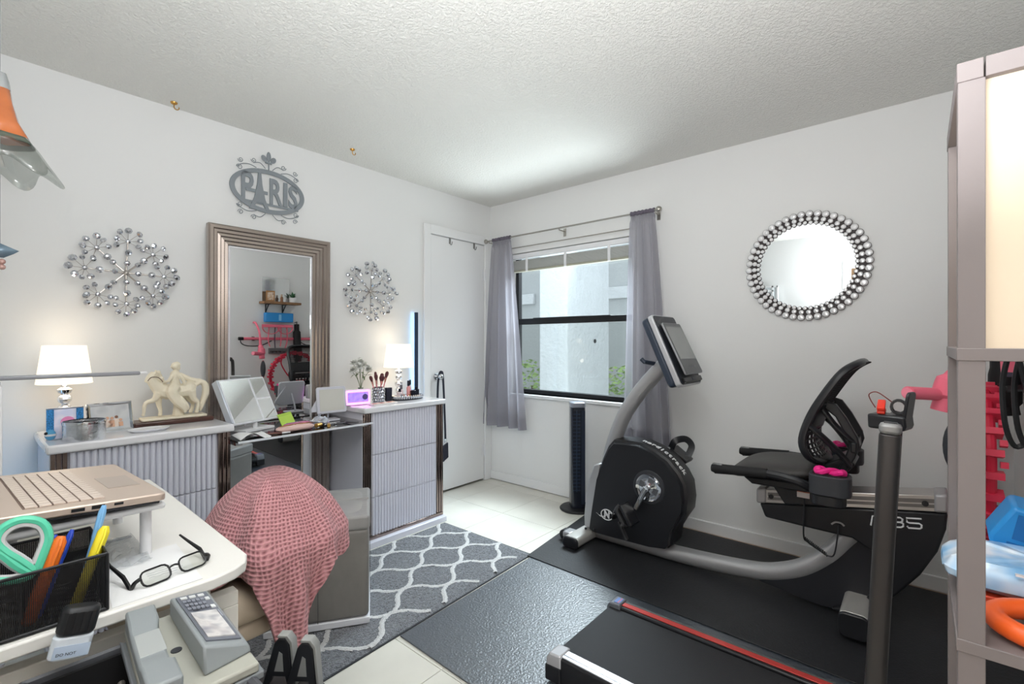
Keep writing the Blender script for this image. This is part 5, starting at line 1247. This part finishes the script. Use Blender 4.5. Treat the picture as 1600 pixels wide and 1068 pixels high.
# mesh organizer
po = thing('mesh_organizer', 'black wire mesh desk organizer full of pens', 'pen holder', (-3.06, -1.77, .753))
WM_ = meshmat('black_wire_mesh', (20, 20, 22), 420, .42)
x0, x1, y0, y1, z0, z1 = -3.175, -2.962, -1.855, -1.69, .754, .852
for nm_, bx in (('front_panel', (x0, x1, y0, y0+.001, z0, z1)), ('back_panel', (x0, x1, y1, y1+.001, z0, z1+.006)), ('side_panel', (x1-.001, x1, y0, y1, z0, z1)), ('side_panel', (x0, x0+.001, y0, y1, z0, z1)),
               ('divider', (-3.065, -3.064, y0, y1, z0, z1-.02)), ('divider', (-3.064, x1, -1.765, -1.764, z0, z1-.01)), ('floor_panel', (x0, x1, y0, y1, z0, z0+.001))):
    MB().box(*bx).build(nm_, WM_, po)
MB().tube([(x0, y0, z1), (x1, y0, z1), (x1, y1, z1+.004), (x0, y1, z1+.004)], .003, 6, closed=True).build('rim_wire', BLACK, po)
MB().tube([(x0, y0, z0+.002), (x1, y0, z0+.002), (x1, y1, z0+.002), (x0, y1, z0+.002)], .003, 6, closed=True).tube([(x1, y0, z0), (x1, y0, z1)], .003, 6).build('base_wire', BLACK, po)
# pens
def pen(name, label, p0, p1, r, mat, capm, capf, cat='pen'):
    t = thing(name, label, cat, p0, group='pens in the mesh organizer'); a, b_ = Vector(p0), Vector(p1)
    MB().tube([a, a.lerp(b_, .04), a.lerp(b_, capf)], [r*.4, r, r], 10).build('barrel', mat, t)
    MB().tube([a.lerp(b_, capf), a.lerp(b_, capf+.02), a.lerp(b_, .93), b_], [r, r*1.1, r*1.1, r*.6], 10).build('cap', capm, t)
    d = (b_-a).normalized(); sdv = Vector((0, -1, .1)).normalized()
    MB().tube([a.lerp(b_, .97)+sdv*r*.9, a.lerp(b_, .90)+sdv*r*1.7, a.lerp(b_, capf+.08)+sdv*r*1.5], r*.3, 6).build('clip', capm, t)
    return t
ORG = M('orange_plastic', (240, 120, 40), .4); YEL = M('yellow_plastic', (240, 222, 50), .4); BLU = M('blue_plastic', (36, 72, 190), .35); LBL = M('light_blue_plastic', (130, 185, 230), .35)
pen('marker', 'orange marker leaning in the mesh organizer', (-3.06, -1.83, .758), (-3.015, -1.80, .885), .0095, M('orange_dark', (206, 96, 40), .4), ORG, .55, 'marker')
pen('highlighter', 'yellow highlighter leaning at the right of the mesh organizer', (-3.005, -1.835, .758), (-2.955, -1.80, .885), .0085, M('yellow_dark', (206, 190, 50), .4), YEL, .6, 'highlighter')
pen('pen', 'light blue pen tallest at the right of the mesh organizer', (-2.995, -1.80, .758), (-2.952, -1.765, .915), .0055, LBL, LBL, .65)
pen('pen', 'dark blue pen beside the orange marker', (-3.045, -1.81, .758), (-2.998, -1.775, .885), .0045, BLU, BLU, .65)
pen('pen', 'short blue capped pen behind the orange marker', (-3.04, -1.79, .758), (-3.018, -1.75, .875), .005, BLU, BLU, .6)
# scissors
sz_ = thing('scissors', 'scissors with mint green handles standing in the organizer', 'scissors', (-3.075, -1.82, .758))
MINT = M('mint_plastic', (92, 205, 168), .4); GRY = M('scissor_grip', (196, 196, 196), .5)
fr_ = Matrix(((.95, 0, .31, -3.085), (.18, .8, -.55, -1.80), (-.25, .6, .77, .89), (0, 0, 0, 1)))
def loopp(cx_, cz_, rx, rz, tilt, n=22): return [Vector((cx_+rx*math.cos(a)*math.cos(tilt)-rz*math.sin(a)*math.sin(tilt), 0, cz_+rx*math.cos(a)*math.sin(tilt)+rz*math.sin(a)*math.cos(tilt))) for a in [2*pi*i/n for i in range(n)]]
B_ = Vector((-3.085, -1.815, .868)); U_ = Vector((.55, .12, .0)); 
def SP(a, b_, d=0):
    a *= .82; b_ *= .82
    return Vector((-3.045+a, -1.815+.25*b_+d, .845+b_))
for lab, lp in (('handle', [(-.004, -.006), (.006, .02), (.016, .055), (.006, .085), (-.022, .098), (-.048, .09), (-.058, .068), (-.046, .045), (-.026, .022)]), ('handle', [(-.008, -.01), (-.03, .012), (-.052, .042), (-.07, .052), (-.092, .045), (-.1, .024), (-.09, .008), (-.06, -.004), (-.03, -.012)])):
    pts = spline([SP(a, b_) for a, b_ in lp]+[SP(*lp[0])], 4)[:-1]
    hd = MB().tube(pts, .0072, 8, closed=True).build('handle', MINT, sz_)
    cx_ = sum(p.x for p in pts)/len(pts); cz_ = sum(p.z for p in pts)/len(pts); cy_ = sum(p.y for p in pts)/len(pts)
    MB().tube([Vector((cx_, cy_, cz_)).lerp(p, .80) for p in pts], .005, 6, closed=True).build('soft_grip', GRY, hd)
MB().prism([(-.012, -.085), (-.002, -.085), (.006, .0), (-.012, .0)], 'y', -.002, .002, T(-3.045, -1.812, .845)).build('blade', CHROME, sz_)
MB().prism([(-.002, -.085), (.004, -.085), (.004, .0), (-.010, .0)], 'y', .002, .005, T(-3.045, -1.812, .845)).build('blade', CHROME, sz_)
MB().cyl((-3.05, -1.82, .838), (-3.05, -1.806, .838), .005, n=10).build('pivot', CHROME, sz_)
# desk lamp at the far end of the desk
dl = thing('desk_lamp', 'thin grey LED desk lamp arm reaching across the left cabinet', 'lamp', (-3.09, -.95, .753))
MB().box(-3.25, -2.735, -.965, -.940, 1.115, 1.127).build('arm', M('arm_grey', (150, 152, 158), .35, .5), dl, bevel=.003)
MB().box(-2.735, -2.715, -.962, -.943, 1.117, 1.125).build('arm_tip', WHITEP, dl, bevel=.002)
MB().box(-3.088, -3.050, -.97, -.93, .765, 1.10).build('column', WHITEP, dl, bevel=.004)
MB().cyl((-3.07, -.975, 1.108), (-3.07, -.925, 1.108), .016, n=14).build('hinge', M('arm_grey', (150, 152, 158)), dl)
MB().prism(rrect(-3.10, -.95, .15, .055, .02), 'z', .753, .767).build('base', WHITEP, dl, bevel=.003)
cbx = thing('cardboard_box', 'small open cardboard box behind the laptop', 'box', (-3.05, -1.05, .753)); LOCAL[0] = True
CB_ = M('cardboard', (205, 178, 140), .8, bump=(40, .05))
MB().box(-.05, .06, -.06, .0, .0, .10).build('carton', CB_, cbx, bevel=.002); MB().box(.0, .075, -.08, -.06, .098, .101, R(.25, 'Y')).build('flap', CB_, cbx)
LOCAL[0] = False

# ================================================================ PHONE CART IN THE FOREGROUND
ct = thing('storage_cart', 'black open storage cart in the lower left foreground', 'cart', (-2.90, -2.07, 0))
CX0, CX1, CY0, CY1, CZ = -3.07, -2.835, -2.27, -1.895, .692
cm = MB().box(CX0, CX0+.012, CY0, CY1, .02, CZ).box(CX1-.012, CX1, CY0, CY1, .02, CZ).box(CX0, CX1, CY0, CY0+.012, .02, CZ).box(CX0, CX1, CY1-.012, CY1, .02, CZ).box(CX0, CX1, CY0, CY1, .45, .462)
cm.build('bin', BLACKM, ct)
MB().tube([(CX0, CY0, CZ), (CX1, CY0, CZ), (CX1, CY1, CZ), (CX0, CY1, CZ)], .011, 8, closed=True).build('rim', M('rim_grey', (74, 75, 80), .45), ct)
for x in (CX0+.03, CX1-.03):
    for y in (CY0+.03, CY1-.03): MB().cyl((x-.01, y, .022), (x+.01, y, .022), .021, n=12).build('wheel', BLACK, ct)
MB().box(CX1, CX1+.14, -2.2, -2.0, .585, .60).box(CX1, CX1+.008, -2.2, -2.0, .50, .60).build('side_shelf', BLACK, ct, bevel=.003)
for k in range(3): MB().ball((-2.995+.03*k*1.4, CY1-.02, .655-.01*(k % 2)), .006, 8).build('rivet', M('rivet_grey', (150, 146, 140), .4, .4), ct)
# telephone
ph = thing('telephone', 'grey corded desk telephone on top of the black cart', 'telephone', (-2.885, -2.0, .704), math.radians(-5)); LOCAL[0] = True
PHG = M('phone_grey', (142, 148, 150), .45, bump=(250, .05, .001)); PHB = M('phone_base', (168, 168, 158), .5)
MB().prism([(-.068, .115), (.062, .115), (.075, -.145), (-.068, -.155)], 'z', .0, .016).build('base', PHB, ph, bevel=.004)
MB().prism([(-.075, .11), (-.07, .10), (.07, .11), (.082, -.145), (-.072, -.16)], 'z', -.012, .0).build('lower_shell', M('phone_lower', (120, 124, 128), .5), ph, bevel=.003)
hsd = MB()
hsd.loft([[(-.068+w_*k_, y, .016+h_) for k_, h_ in ((0, 0), (1, 0), (1, th_), (0, th_))] for y, th_, w_ in ((.105, .034, .042), (.06, .030, .042), (.04, .022, .038), (-.07, .022, .038), (-.09, .030, .042), (-.15, .032, .042))])
hs_ = hsd.build('handset', PHG, ph, bevel=.004)
MB().box(-.056, -.036, -.1512, -.1495, .022, .03).build('cord_socket', BLACK, hs_)
MB().box(-.064, -.03, -.045, .03, .0375, .0388).build('grip_panel', M('phone_light', (168, 172, 171), .5), hs_, bevel=.001)
MB().cyl((-.014, -.02, .016), (-.014, -.02, .0175), .008, n=14).build('hook_switch', DARK, ph)
bd = MB().add([(-.004, .105, .016), (.062, .105, .016), (.074, -.11, .016), (.004, -.125, .016), (-.004, .105, .050), (.056, .105, .044), (.070, -.105, .030), (.004, -.118, .060)], [(0, 3, 2, 1), (4, 5, 6, 7), (0, 1, 5, 4), (1, 2, 6, 5), (2, 3, 7, 6), (3, 0, 4, 7)]).build('console_body', PHG, ph, bevel=.004)
def surf(a, b_, d=.0): # bilinear top of the console
    p = Vector((-.004, .105, .050)).lerp(Vector((.056, .105, .044)), a).lerp(Vector((.004, -.118, .060)).lerp(Vector((.070, -.105, .030)), a), b_); return Vector((p.x, p.y, p.z+d))
def patch(name, a0, a1, b0, b1, d, mat, parent): 
    v = [surf(a0, b0, d), surf(a1, b0, d), surf(a1, b1, d), surf(a0, b1, d)]; lo = [p-Vector((0, 0, .002)) for p in v]
    return MB().add(lo+v, [(0, 3, 2, 1), (4, 5, 6, 7), (0, 1, 5, 4), (1, 2, 6, 5), (2, 3, 7, 6), (3, 0, 4, 7)]).build(name, mat, parent)
pp = patch('key_panel', .12, .90, .05, .93, .002, M('panel_slate', (108, 112, 122), .45), bd)
KW = M('key_white', (214, 216, 216), .5); KD = M('key_grey', (136, 140, 150), .5)
for k in range(3): patch('wide_key', .2+.22*k, .36+.22*k, .08, .12, .0035, KW, bd)
for r in range(3):
    for k in range(5): patch('key', .2+.11*k, .28+.11*k, .16+.075*r, .20+.075*r, .0035, KD, bd)
patch('wide_key', .76, .87, .16, .21, .0035, KW, bd); patch('wide_key', .76, .87, .32, .37, .0035, KW, bd)
patch('index_card', .2, .82, .42, .88, .0035, picmat('card_grey', (182, 180, 182), (216, 214, 212), (160, 160, 168), 22), bd)
patch('label_strip', .84, .88, .42, .55, .0035, M('label_strip_grey', (150, 154, 164), .5), bd)
LOCAL[0] = False
# coil of phone cord inside the bin
cc = thing('phone_cord', 'thick black coiled cord inside the black cart', 'cord', (-2.965, -2.08, .463))
MB().tube([(-2.962+.03*math.cos(a)+.012*math.sin(a*.1), -2.02-.0011*i*1.5, .625+.03*math.sin(a)-.0002*i) for i, a in [(i, i*.42) for i in range(110)]], .0062, 6).build('coil', M('cord_black', (52, 50, 46), .55), cc)
MB().cyl((-2.962, -1.995, .64), (-2.962, -2.012, .64), .026, n=20).cyl((-2.962, -1.99, .64), (-2.962, -1.996, .64), .012, n=14).build('plug_washer', M('washer_grey', (122, 120, 114), .5, .3), cc)
MB().box(-2.99, -2.935, -2.2, -1.98, .463, .60).build('spool', BLACKM, cc, bevel=.004)
# bottle with black ribbed cap
bt = thing('hand_gel_bottle', 'small clear bottle with a black ribbed cap leaning at the desk edge', 'bottle', (-3.01, -1.93, .70))
bmx = T(-3.022, -1.93, .733) @ R(math.radians(14), 'Y')
MB().prism(rrect(0, 0, .050, .026, .012), 'z', 0, .034, bmx).build('bottle', M('bottle_milky', (214, 222, 230), .15), bt, bevel=.003)
MB().box(-.022, .022, -.0138, -.013, .004, .022, bmx).build('bottle_label', M('bottle_label_blue', (180, 196, 216), .5), bt)
text('DO NOT', .006, bmx @ T(-.006, -.0142, .01) @ FACE_MY, DARK, bt, 'label_lettering', .0001)
cpb = MB().prism(rrect(0, 0, .048, .03, .013), 'z', .034, .076, bmx).build('cap', BLACK, bt, bevel=.006)
for k in range(4): MB().box(-.017+.0095*k, -.0125+.0095*k, -.0165, -.0145, .040, .070, bmx).build('rib', BLACKM, cpb)
# white booklet in the bin
wb_ = thing('booklet', 'cream booklets standing at the left end of the black cart', 'booklet', (-3.04, -2.06, .463))
for k in range(3): MB().box(-3.046+.012*k, -3.038+.012*k, -2.12, -1.99, .463, .685-.008*k, ).build('booklet_cover', M('booklet%d' % k, [(222, 214, 196), (206, 214, 220), (196, 200, 206)][k], .6), wb_, bevel=.001)
# two A-shaped hand grips on the side shelf
def grip(label, x, y, rz):
    t = thing('folding_stand', label, 'stand', (x, y, .601), rz, group='small folding stands on the cart'); LOCAL[0] = True
    GG = M('stand_grey', (150, 152, 150), .4, .2); GB = M('stand_black', (36, 38, 42), .45)
    outer = [(-.032, 0), (-.010, .075), (-.002, .085), (.012, .085), (.018, .075), (.026, 0), (.014, 0), (.010, .016), (-.014, .016), (-.02, 0)]
    MB().prism(outer, 'y', -.007, .007).build('frame', GB, t, bevel=.002)
    MB().prism([(.012, .087), (.02, .076), (.028, 0), (.032, 0), (.025, .08), (.016, .092), (-.002, .092), (-.003, .087)], 'y', -.009, .009).build('edge_cap', GG, t, bevel=.001)
    MB().prism([(-.009, .026), (.008, .026), (.006, .058), (.0, .062)], 'y', -.0075, .0075).build('opening', GG, t)
    LOCAL[0] = False
grip('grey and black A-shaped folding stand nearest the telephone', -2.748, -2.055, math.radians(-52))
grip('grey and black A-shaped folding stand at the right end of the cart', -2.727, -2.10, math.radians(-52))
# ================================================================ SHELF FLOOR LAMP (right edge)
fl_ = thing('shelf_floor_lamp', 'tall grey shelf floor lamp with a lit cream shade', 'floor lamp', (-2.02, -3.12, 0))
FG = M('lamp_frame_taupe', (122, 114, 113), .6, bump=(40, .06, .002), var=.04, vscale=3)
X0, X1, Y0, Y1, pw = -2.19, -1.86, -3.262, -2.985, .029
for x in (X0, X1-pw):
    for y in (Y0, Y1-pw): MB().box(x, x+pw, y, y+pw, .0, 1.60).build('post', FG, fl_, bevel=.001)
tp = MB().box(X0-.001, X1, Y0, Y0+pw, 1.60, 1.628).box(X0-.001, X1, Y1-pw+.002, Y1+.001, 1.60, 1.628).box(X0-.001, X0+pw, Y0+pw, Y1-pw, 1.60, 1.628).box(X1-pw, X1, Y0+pw, Y1-pw, 1.60, 1.628)
tp.build('top_frame', FG, fl_, bevel=.001)
for z in (1.198, .778, .36):
    MB().box(X0-.0015, X1+.0015, Y0-.0015, Y1+.0015, z, z+.018).build('shelf', FG, fl_, bevel=.001)
SHD = M('fabric_shade_lit', (186, 172, 152), .8, emit=.12, ecol=(255, 232, 204))
for bx in ((X0+.012, X0+.014, Y0+pw, Y1-pw, 1.216, 1.60), (X1-.014, X1-.012, Y0+pw, Y1-pw, 1.216, 1.60), (X0+pw, X1-pw, Y0+.012, Y0+.014, 1.216, 1.60), (X0+pw, X1-pw, Y1-.014, Y1-.012, 1.216, 1.60)):
    MB().box(*bx).build('shade_panel', SHD, fl_)
l = bpy.data.lights.new('bulb', 'POINT'); l.energy = .6; l.color = (1, .84, .66); l.shadow_soft_size = .04
o = bpy.data.objects.new('bulb', l); COL.objects.link(o); o.location = (-2.02, -3.12, 1.63)
# things on the lamp shelf
ZS = .797
rg = thing('toning_ring', 'orange rubber ring lying on the lamp shelf', 'ring', (-2.13, -3.115, ZS)); LOCAL[0] = True
OR_ = M('orange_rubber', (240, 100, 40), .32)
MB().tube([(.044*math.cos(a), .088*math.sin(a), .022+.008*math.cos(a)) for a in [2*pi*i/40 for i in range(40)]], .0145, 14, closed=True).build('ring', OR_, rg)
MB().cyl((.0, -.10, .02), (.0, -.106, .02), .004, n=10).build('valve', M('orange_dark', (206, 96, 40)), rg)
LOCAL[0] = False
def slab(name, label, cat, x0, x1, y0, y1, z0, z1, m, m2):
    t = thing(name, label, cat, ((x0+x1)/2, (y0+y1)/2, z0)); MB().box(x0, x1, y0, y1, z0, z1).build('cover', m, t, bevel=.002); MB().box(x0+.004, x1-.002, y0-.002, y1+.002, z0+.002, z1-.002).build('pages', m2, t); return t
slab('resistance_band_pack', 'folded green exercise band under the red one on the lamp shelf', 'exercise band', -2.065, -1.955, -3.23, -3.02, ZS, ZS+.012, M('band_green', (140, 190, 60), .5), M('band_green2', (110, 160, 50), .5))
slab('resistance_band_pack', 'folded red exercise band on the lamp shelf', 'exercise band', -2.07, -1.95, -3.23, -3.015, ZS+.0125, ZS+.0245, M('band_red', (206, 70, 40), .5), M('band_red2', (170, 50, 34), .5))
bg_ = thing('plastic_bag', 'light blue printed plastic bag on top of the exercise bands', 'bag', (-1.995, -3.1, ZS+.0255)); LOCAL[0] = True
BAGM = picmat('bag_print', (130, 182, 226), (176, 208, 236), (226, 234, 242), 16)
rn = random.Random(5); J = [[rn.uniform(-.007, .007) for _ in range(15)] for _ in range(11)]
def bag(u, v):
    a = 2*pi*u; b = -pi/2+pi*v; ca, sa = math.cos(a), math.sin(a); k = max(0, math.cos(b))**.35
    z = .024+.024*math.sin(b)+J[int(v*10)][int(u*14)]*.7
    return (.078*math.copysign(abs(ca)**.4, ca)*k, .128*math.copysign(abs(sa)**.4, sa)*k, max(.0, z))
MB().grid(bag, 44, 11, closed=True).build('film', BAGM, bg_)
for k in range(7): MB().box(-.083, -.0765, -.05-.004*k, .045-.014*k, .043-.005*k, .046-.005*k).build('printed_bar', WHITEP, bg_)
LOCAL[0] = False
bbx = thing('blue_bin', 'bright blue plastic bin tilted behind the lamp shelf', 'bin', (-1.896, -3.095, ZS+.02)); LOCAL[0] = True
BLP = M('bin_blue', (40, 140, 210), .35)
mxb = R(.18, 'X') @ R(-.10, 'Y') @ S(1, 1, 1.15)
MB().prism([(-.07, 0), (.05, 0), (.07, .05), (.05, .105), (-.055, .105), (-.075, .04)], 'x', -.04, .035, mxb).build('shell', BLP, bbx, bevel=.006)
for k in range(2):
    MB().box(-.0415, -.039, -.05+.055*k, -.008+.055*k, .012, .05, mxb).build('cell', M('bin_blue_dark', (24, 104, 170), .4), bbx)
    MB().box(-.0415, -.039, -.045+.05*k, -.008+.05*k, .056, .095, mxb).build('cell', M('bin_blue_dark', (24, 104, 170)), bbx)
LOCAL[0] = False
bp_k = thing('black_bag', 'dark bag stowed beneath the lamp shelf with the orange ring', 'bag', (-2.02, -3.12, .378)); LOCAL[0] = True
MB().grid(lambda u, v: (.12*math.cos(2*pi*u)*max(0, math.cos(-pi/2+pi*v))**.4, .105*math.sin(2*pi*u)*max(0, math.cos(-pi/2+pi*v))**.4, .11+.11*math.sin(-pi/2+pi*v)+.008*math.sin(9*u*2*pi)), 36, 12, closed=True).build('sack', BLACKM, bp_k)
MB().tube(spline([(-.05, 0, .21), (-.03, 0, .27), (.03, 0, .27), (.05, 0, .21)], 5), .008, 6).build('handle', BLACKM, bp_k)
LOCAL[0] = False
yb = thing('blue_ball', 'blue exercise ball peeking out beside the lamp at floor level', 'ball', (-1.69, -2.96, .0)); 
# ================================================================ FRONT WALL GEAR (edge-on at right, full in the tall mirror)
WC = YC
bpy.data.objects.remove(yb)
ws = thing('wall_shelf', 'rustic wooden wall shelf on black brackets, seen in the tall mirror', 'shelf', (-.61, WC, 1.65))
MB().box(-.83, -.385, WC+.001, WC+.16, 1.64, 1.668).build('board', M('rustic_wood', (140, 104, 72), .6, var=.3, vscale=12, bump=(20, .2)), ws, bevel=.003)
for x in (-.755, -.555): MB().tube([(x, WC+.004, 1.52), (x, WC+.004, 1.637), (x, WC+.14, 1.637)], .008, 6).tube([(x, WC+.006, 1.54), (x, WC+.1, 1.632)], .006, 6).build('bracket', BLACK, ws)
LOCAL[0] = True
wmr = thing('leaning_mirror', 'square frameless mirror leaning on the wall shelf, in the reflection', 'mirror', (-.64, WC+.012, 1.669)); MB().box(-.16, .16, 0, .006, 0, .30).build('plate', M('shelf_mirror', (206, 208, 208), .08, .9), wmr); MB().box(-.162, .162, -.003, 0, -.0, .302).build('backing', WHITEP, wmr)
pfm = thing('photo_frame', 'small brown photo frame on the wall shelf, in the reflection', 'photo frame', (-.735, WC+.09, 1.669), .1); MB().box(-.05, .05, 0, .015, 0, .13).build('frame_border', M('oak_frame', (168, 122, 78), .5, var=.15), pfm, bevel=.003); MB().box(-.035, .035, .015, .0165, .018, .112).build('picture', picmat('sepia', (196, 160, 130), (226, 206, 184), (120, 84, 60), 30), pfm)
fig = thing('figurine', 'tiny brown figurine on the wall shelf, in the reflection', 'figurine', (-.60, WC+.09, 1.669)); MB().lathe([(.001, 0), (.02, 0), (.016, .02), (.02, .05), (.008, .07), (.001, .072)], n=14).build('body', M('fig_brown', (150, 110, 84), .5), fig); MB().ball((0, 0, .082), .014, 8).build('head', M('fig_pale', (206, 180, 156), .5), fig)
pp_ = thing('potted_plant', 'small potted green plant on the wall shelf, in the reflection', 'plant', (-.46, WC+.08, 1.669)); MB().lathe([(.001, 0), (.035, 0), (.042, .06), (.038, .06), (.001, .05)], n=18).build('pot', WHITEP, pp_)
rn = random.Random(2)
for k in range(34):
    a = rn.random()*2*pi; e_ = rn.uniform(.1, 1.3); l_ = rn.uniform(.05, .09)
    MB().add([(0, -.004, 0), (l_*.6, -.010, .004), (l_, 0, -.006), (l_*.6, .010, .004), (0, .004, 0)], [(0, 1, 2, 3, 4)], T(0, 0, .056) @ R(a, 'Z') @ R(-e_, 'Y')).build('leaf', M('plant_green', (62, 112, 74), .55), pp_)
LOCAL[0] = False
bx_ = thing('blue_foam_block', 'bright blue foam block under the wall shelf, in the reflection', 'block', (-.615, WC, 1.42)); MB().box(-.78, -.45, WC+.002, WC+.085, 1.42, 1.535).build('block', BLP, bx_, bevel=.008); MB().box(-.63, -.60, WC+.085, WC+.088, 1.44, 1.515).build('pale_patch', M('pale_blue', (130, 196, 236), .4), bx_)  # pale blue patch on the block's front face
pb = thing('pilates_bar', 'long pink exercise bar on the wall, with black end cords', 'exercise bar', (-.55, WC+.05, 1.21))
MB().cyl((-1.02, WC+.05, 1.215), (-.06, WC+.05, 1.215), .017, n=14).build('bar', PINK, pb)
for x, s in ((-1.02, -1), (-.06, 1)): MB().cyl((x, WC+.05, 1.215), (x+s*.05, WC+.05, 1.215), .02, n=12).tube(spline([(x+s*.03, WC+.05, 1.21), (x+s*.02, WC+.055, 1.16), (x-s*.05, WC+.055, 1.13), (x-s*.2, WC+.05, 1.135), (x-s*.32, WC+.05, 1.19)], 6), .006, 6).build('end_cord', BLACK, pb)
for x in (-.9, -.2): MB().box(x-.01, x+.01, WC+.001, WC+.035, 1.19, 1.24).build('wall_clip', BLACK, pb)
# pink strap bundle
st2 = thing('strap_bundle', 'pink resistance straps hanging on the wall beside the lamp', 'straps', (-.62, WC+.06, 1.05))
for k, (x, w_) in enumerate(((-.72, .1), (-.55, .09))):
    MB().tube([(x+w_/1*math.cos(a), WC+.085, 1.36+.085*math.sin(a)) for a in [pi+pi*i/14 for i in range(15)]], .013, 8, flat=.4).build('handle_loop', PINK, st2)
    MB().box(x-w_, x+w_, WC+.06, WC+.095, 1.355, 1.39).build('webbing_band', PINK, st2, bevel=.005)
for k in range(4): MB().tube(spline([(-.74+.07*k, WC+.075, 1.37), (-.75+.075*k, WC+.08, 1.2), (-.73+.06*k, WC+.08, 1.12-.02*(k % 2))], 5), .014, 6, flat=.3).build('strap_tail', PINK if k != 1 else M('strap_slate', (74, 70, 86), .6), st2)
# the T handle pointing into the room
th_ = thing('foam_handle', 'pink foam T-handle pointing into the room beside the lamp', 'exercise handle', (-.95, -3.03, 1.0))
MB().cyl((-.90, -2.996, 1.042), (-1.02, -2.912, 1.052), .0215, n=18).build('grip', PINK, th_)
MB().cyl((-1.021, -2.911, 1.052), (-1.023, -2.9096, 1.052), .018, n=16).build('end_disc', M('pink_light', (244, 140, 160), .5), th_)
MB().tube(spline([(-.89, -3.0, .985), (-.89, -3.01, 1.03), (-.89, -3.025, 1.09), (-.89, -3.05, 1.13), (-.89, -3.06, 1.20)], 5), [.03]*6+[.04]*5+[.028]*5+[.015]*5, 12).build('joint', PINK, th_)
MB().tube(spline([(-.89, -3.06, 1.19), (-.89, -3.09, 1.30), (-.89, -3.20, 1.40), (-.89, WC+.002, 1.41)], 6), .012, 8).build('hanger', PINK, th_)
bgk = thing('yoga_mat_bag', 'black drawstring bag hanging on the wall, in the reflection', 'bag', (-.47, WC+.06, 1.0))
MB().tube(spline([(-.40, WC+.06, 1.40), (-.40, WC+.065, 1.3), (-.39, WC+.065, 1.12), (-.38, WC+.065, .98), (-.38, WC+.06, .93)], 6), [.03]*6+[.045]*7+[.05]*6+[.04]*6, 12).build('sack', BLACKM, bgk)
MB().tube([(-.40, WC+.005, 1.42), (-.40, WC+.065, 1.43), (-.40, WC+.06, 1.39)], .006, 6).build('cord', BLACK, bgk)
# weighted hoop
hp = thing('weighted_hoop', 'red pink segmented weighted hoop hanging beside the lamp', 'hoop', (-.46, -3.135, .46))
hc = (-.46, .755); hr_ = .285
MB().tube([(hc[0]+hr_*math.cos(a), -3.135, hc[1]+hr_*math.sin(a)) for a in [2*pi*i/60 for i in range(60)]], .017, 10, closed=True).build('ring', RED, hp)
sgm = MB().box(-.026, .026, -.034, .034, -.012, .012); sme = bpy.data.meshes.new('segment'); sme.from_pydata(sgm.v, [], sgm.f); sme.materials.append(M('hoop_pink', (226, 60, 88), .42)); fixn(sme)
for k in range(24):
    a = 2*pi*k/24; put(sme, 'segment', hp, T(hc[0]+hr_*math.cos(a), -3.135, hc[1]+hr_*math.sin(a)) @ R(-a, 'Y') @ R(0, 'X'))
for k in range(24):
    a = 2*pi*(k//2+.5)/24; put(sme, 'knob', hp, T(hc[0]+(hr_)*math.cos(a), -3.135+(.034 if k % 2 else -.034), hc[1]+(hr_)*math.sin(a)) @ R(-a, 'Y') @ S(.5, .3, .9))
MB().tube(spline([(-.60, -3.13, 1.0), (-.62, -3.12, .9), (-.50, -3.11, .72), (-.32, -3.12, .70), (-.26, -3.14, .82)], 8), .008, 6).build('tether', RED, hp)
hk = thing('hook_rack', 'grey metal wall rack plate above the hoop', 'rack', (-.55, WC, 1.1)); MB().box(-.72, -.50, WC+.001, WC+.03, 1.03, 1.10).build('plate', M('rack_grey', (128, 130, 132), .45, .5), hk, bevel=.003)
for k in range(5): MB().tube([(-.70+.045*k, WC+.03, 1.06), (-.70+.045*k, WC+.09, 1.05), (-.70+.045*k, WC+.095, 1.065)], .005, 6).build('peg', BLACK, hk)
cbl = thing('black_cables', 'black cables hanging on the wall at the right edge', 'cable', (-1.5, -3.15, .95))
MB().tube([(-1.5, WC+.001, 1.21), (-1.5, -3.10, 1.205), (-1.5, -3.095, 1.22)], .006, 6).build('wall_peg', BLACK, cbl)
for k in range(3): MB().tube(spline([(-1.5, -3.105-.02*k, 1.2), (-1.49, -3.095-.02*k, 1.12), (-1.5, -3.10-.02*k, 1.02), (-1.49, -3.12-.02*k, .975), (-1.5, -3.145-.02*k, 1.03), (-1.5, -3.12-.02*k, 1.19)], 6), .006, 6).build('cable', BLACK, cbl)
# red bowl-like dark pad hanging below
pd_ = thing('dark_pad', 'dark grey oval pad with pink edge hanging beside the lamp', 'exercise pad', (-.86, -3.06, .80)); MB().ball((-.86, -3.05, .86), .085, 12, (.3, .55, 1.15)).build('pad', DARK, pd_); MB().ball((-.855, -3.065, .855), .09, 12, (.25, .5, 1.2)).build('edge', RED, pd_)
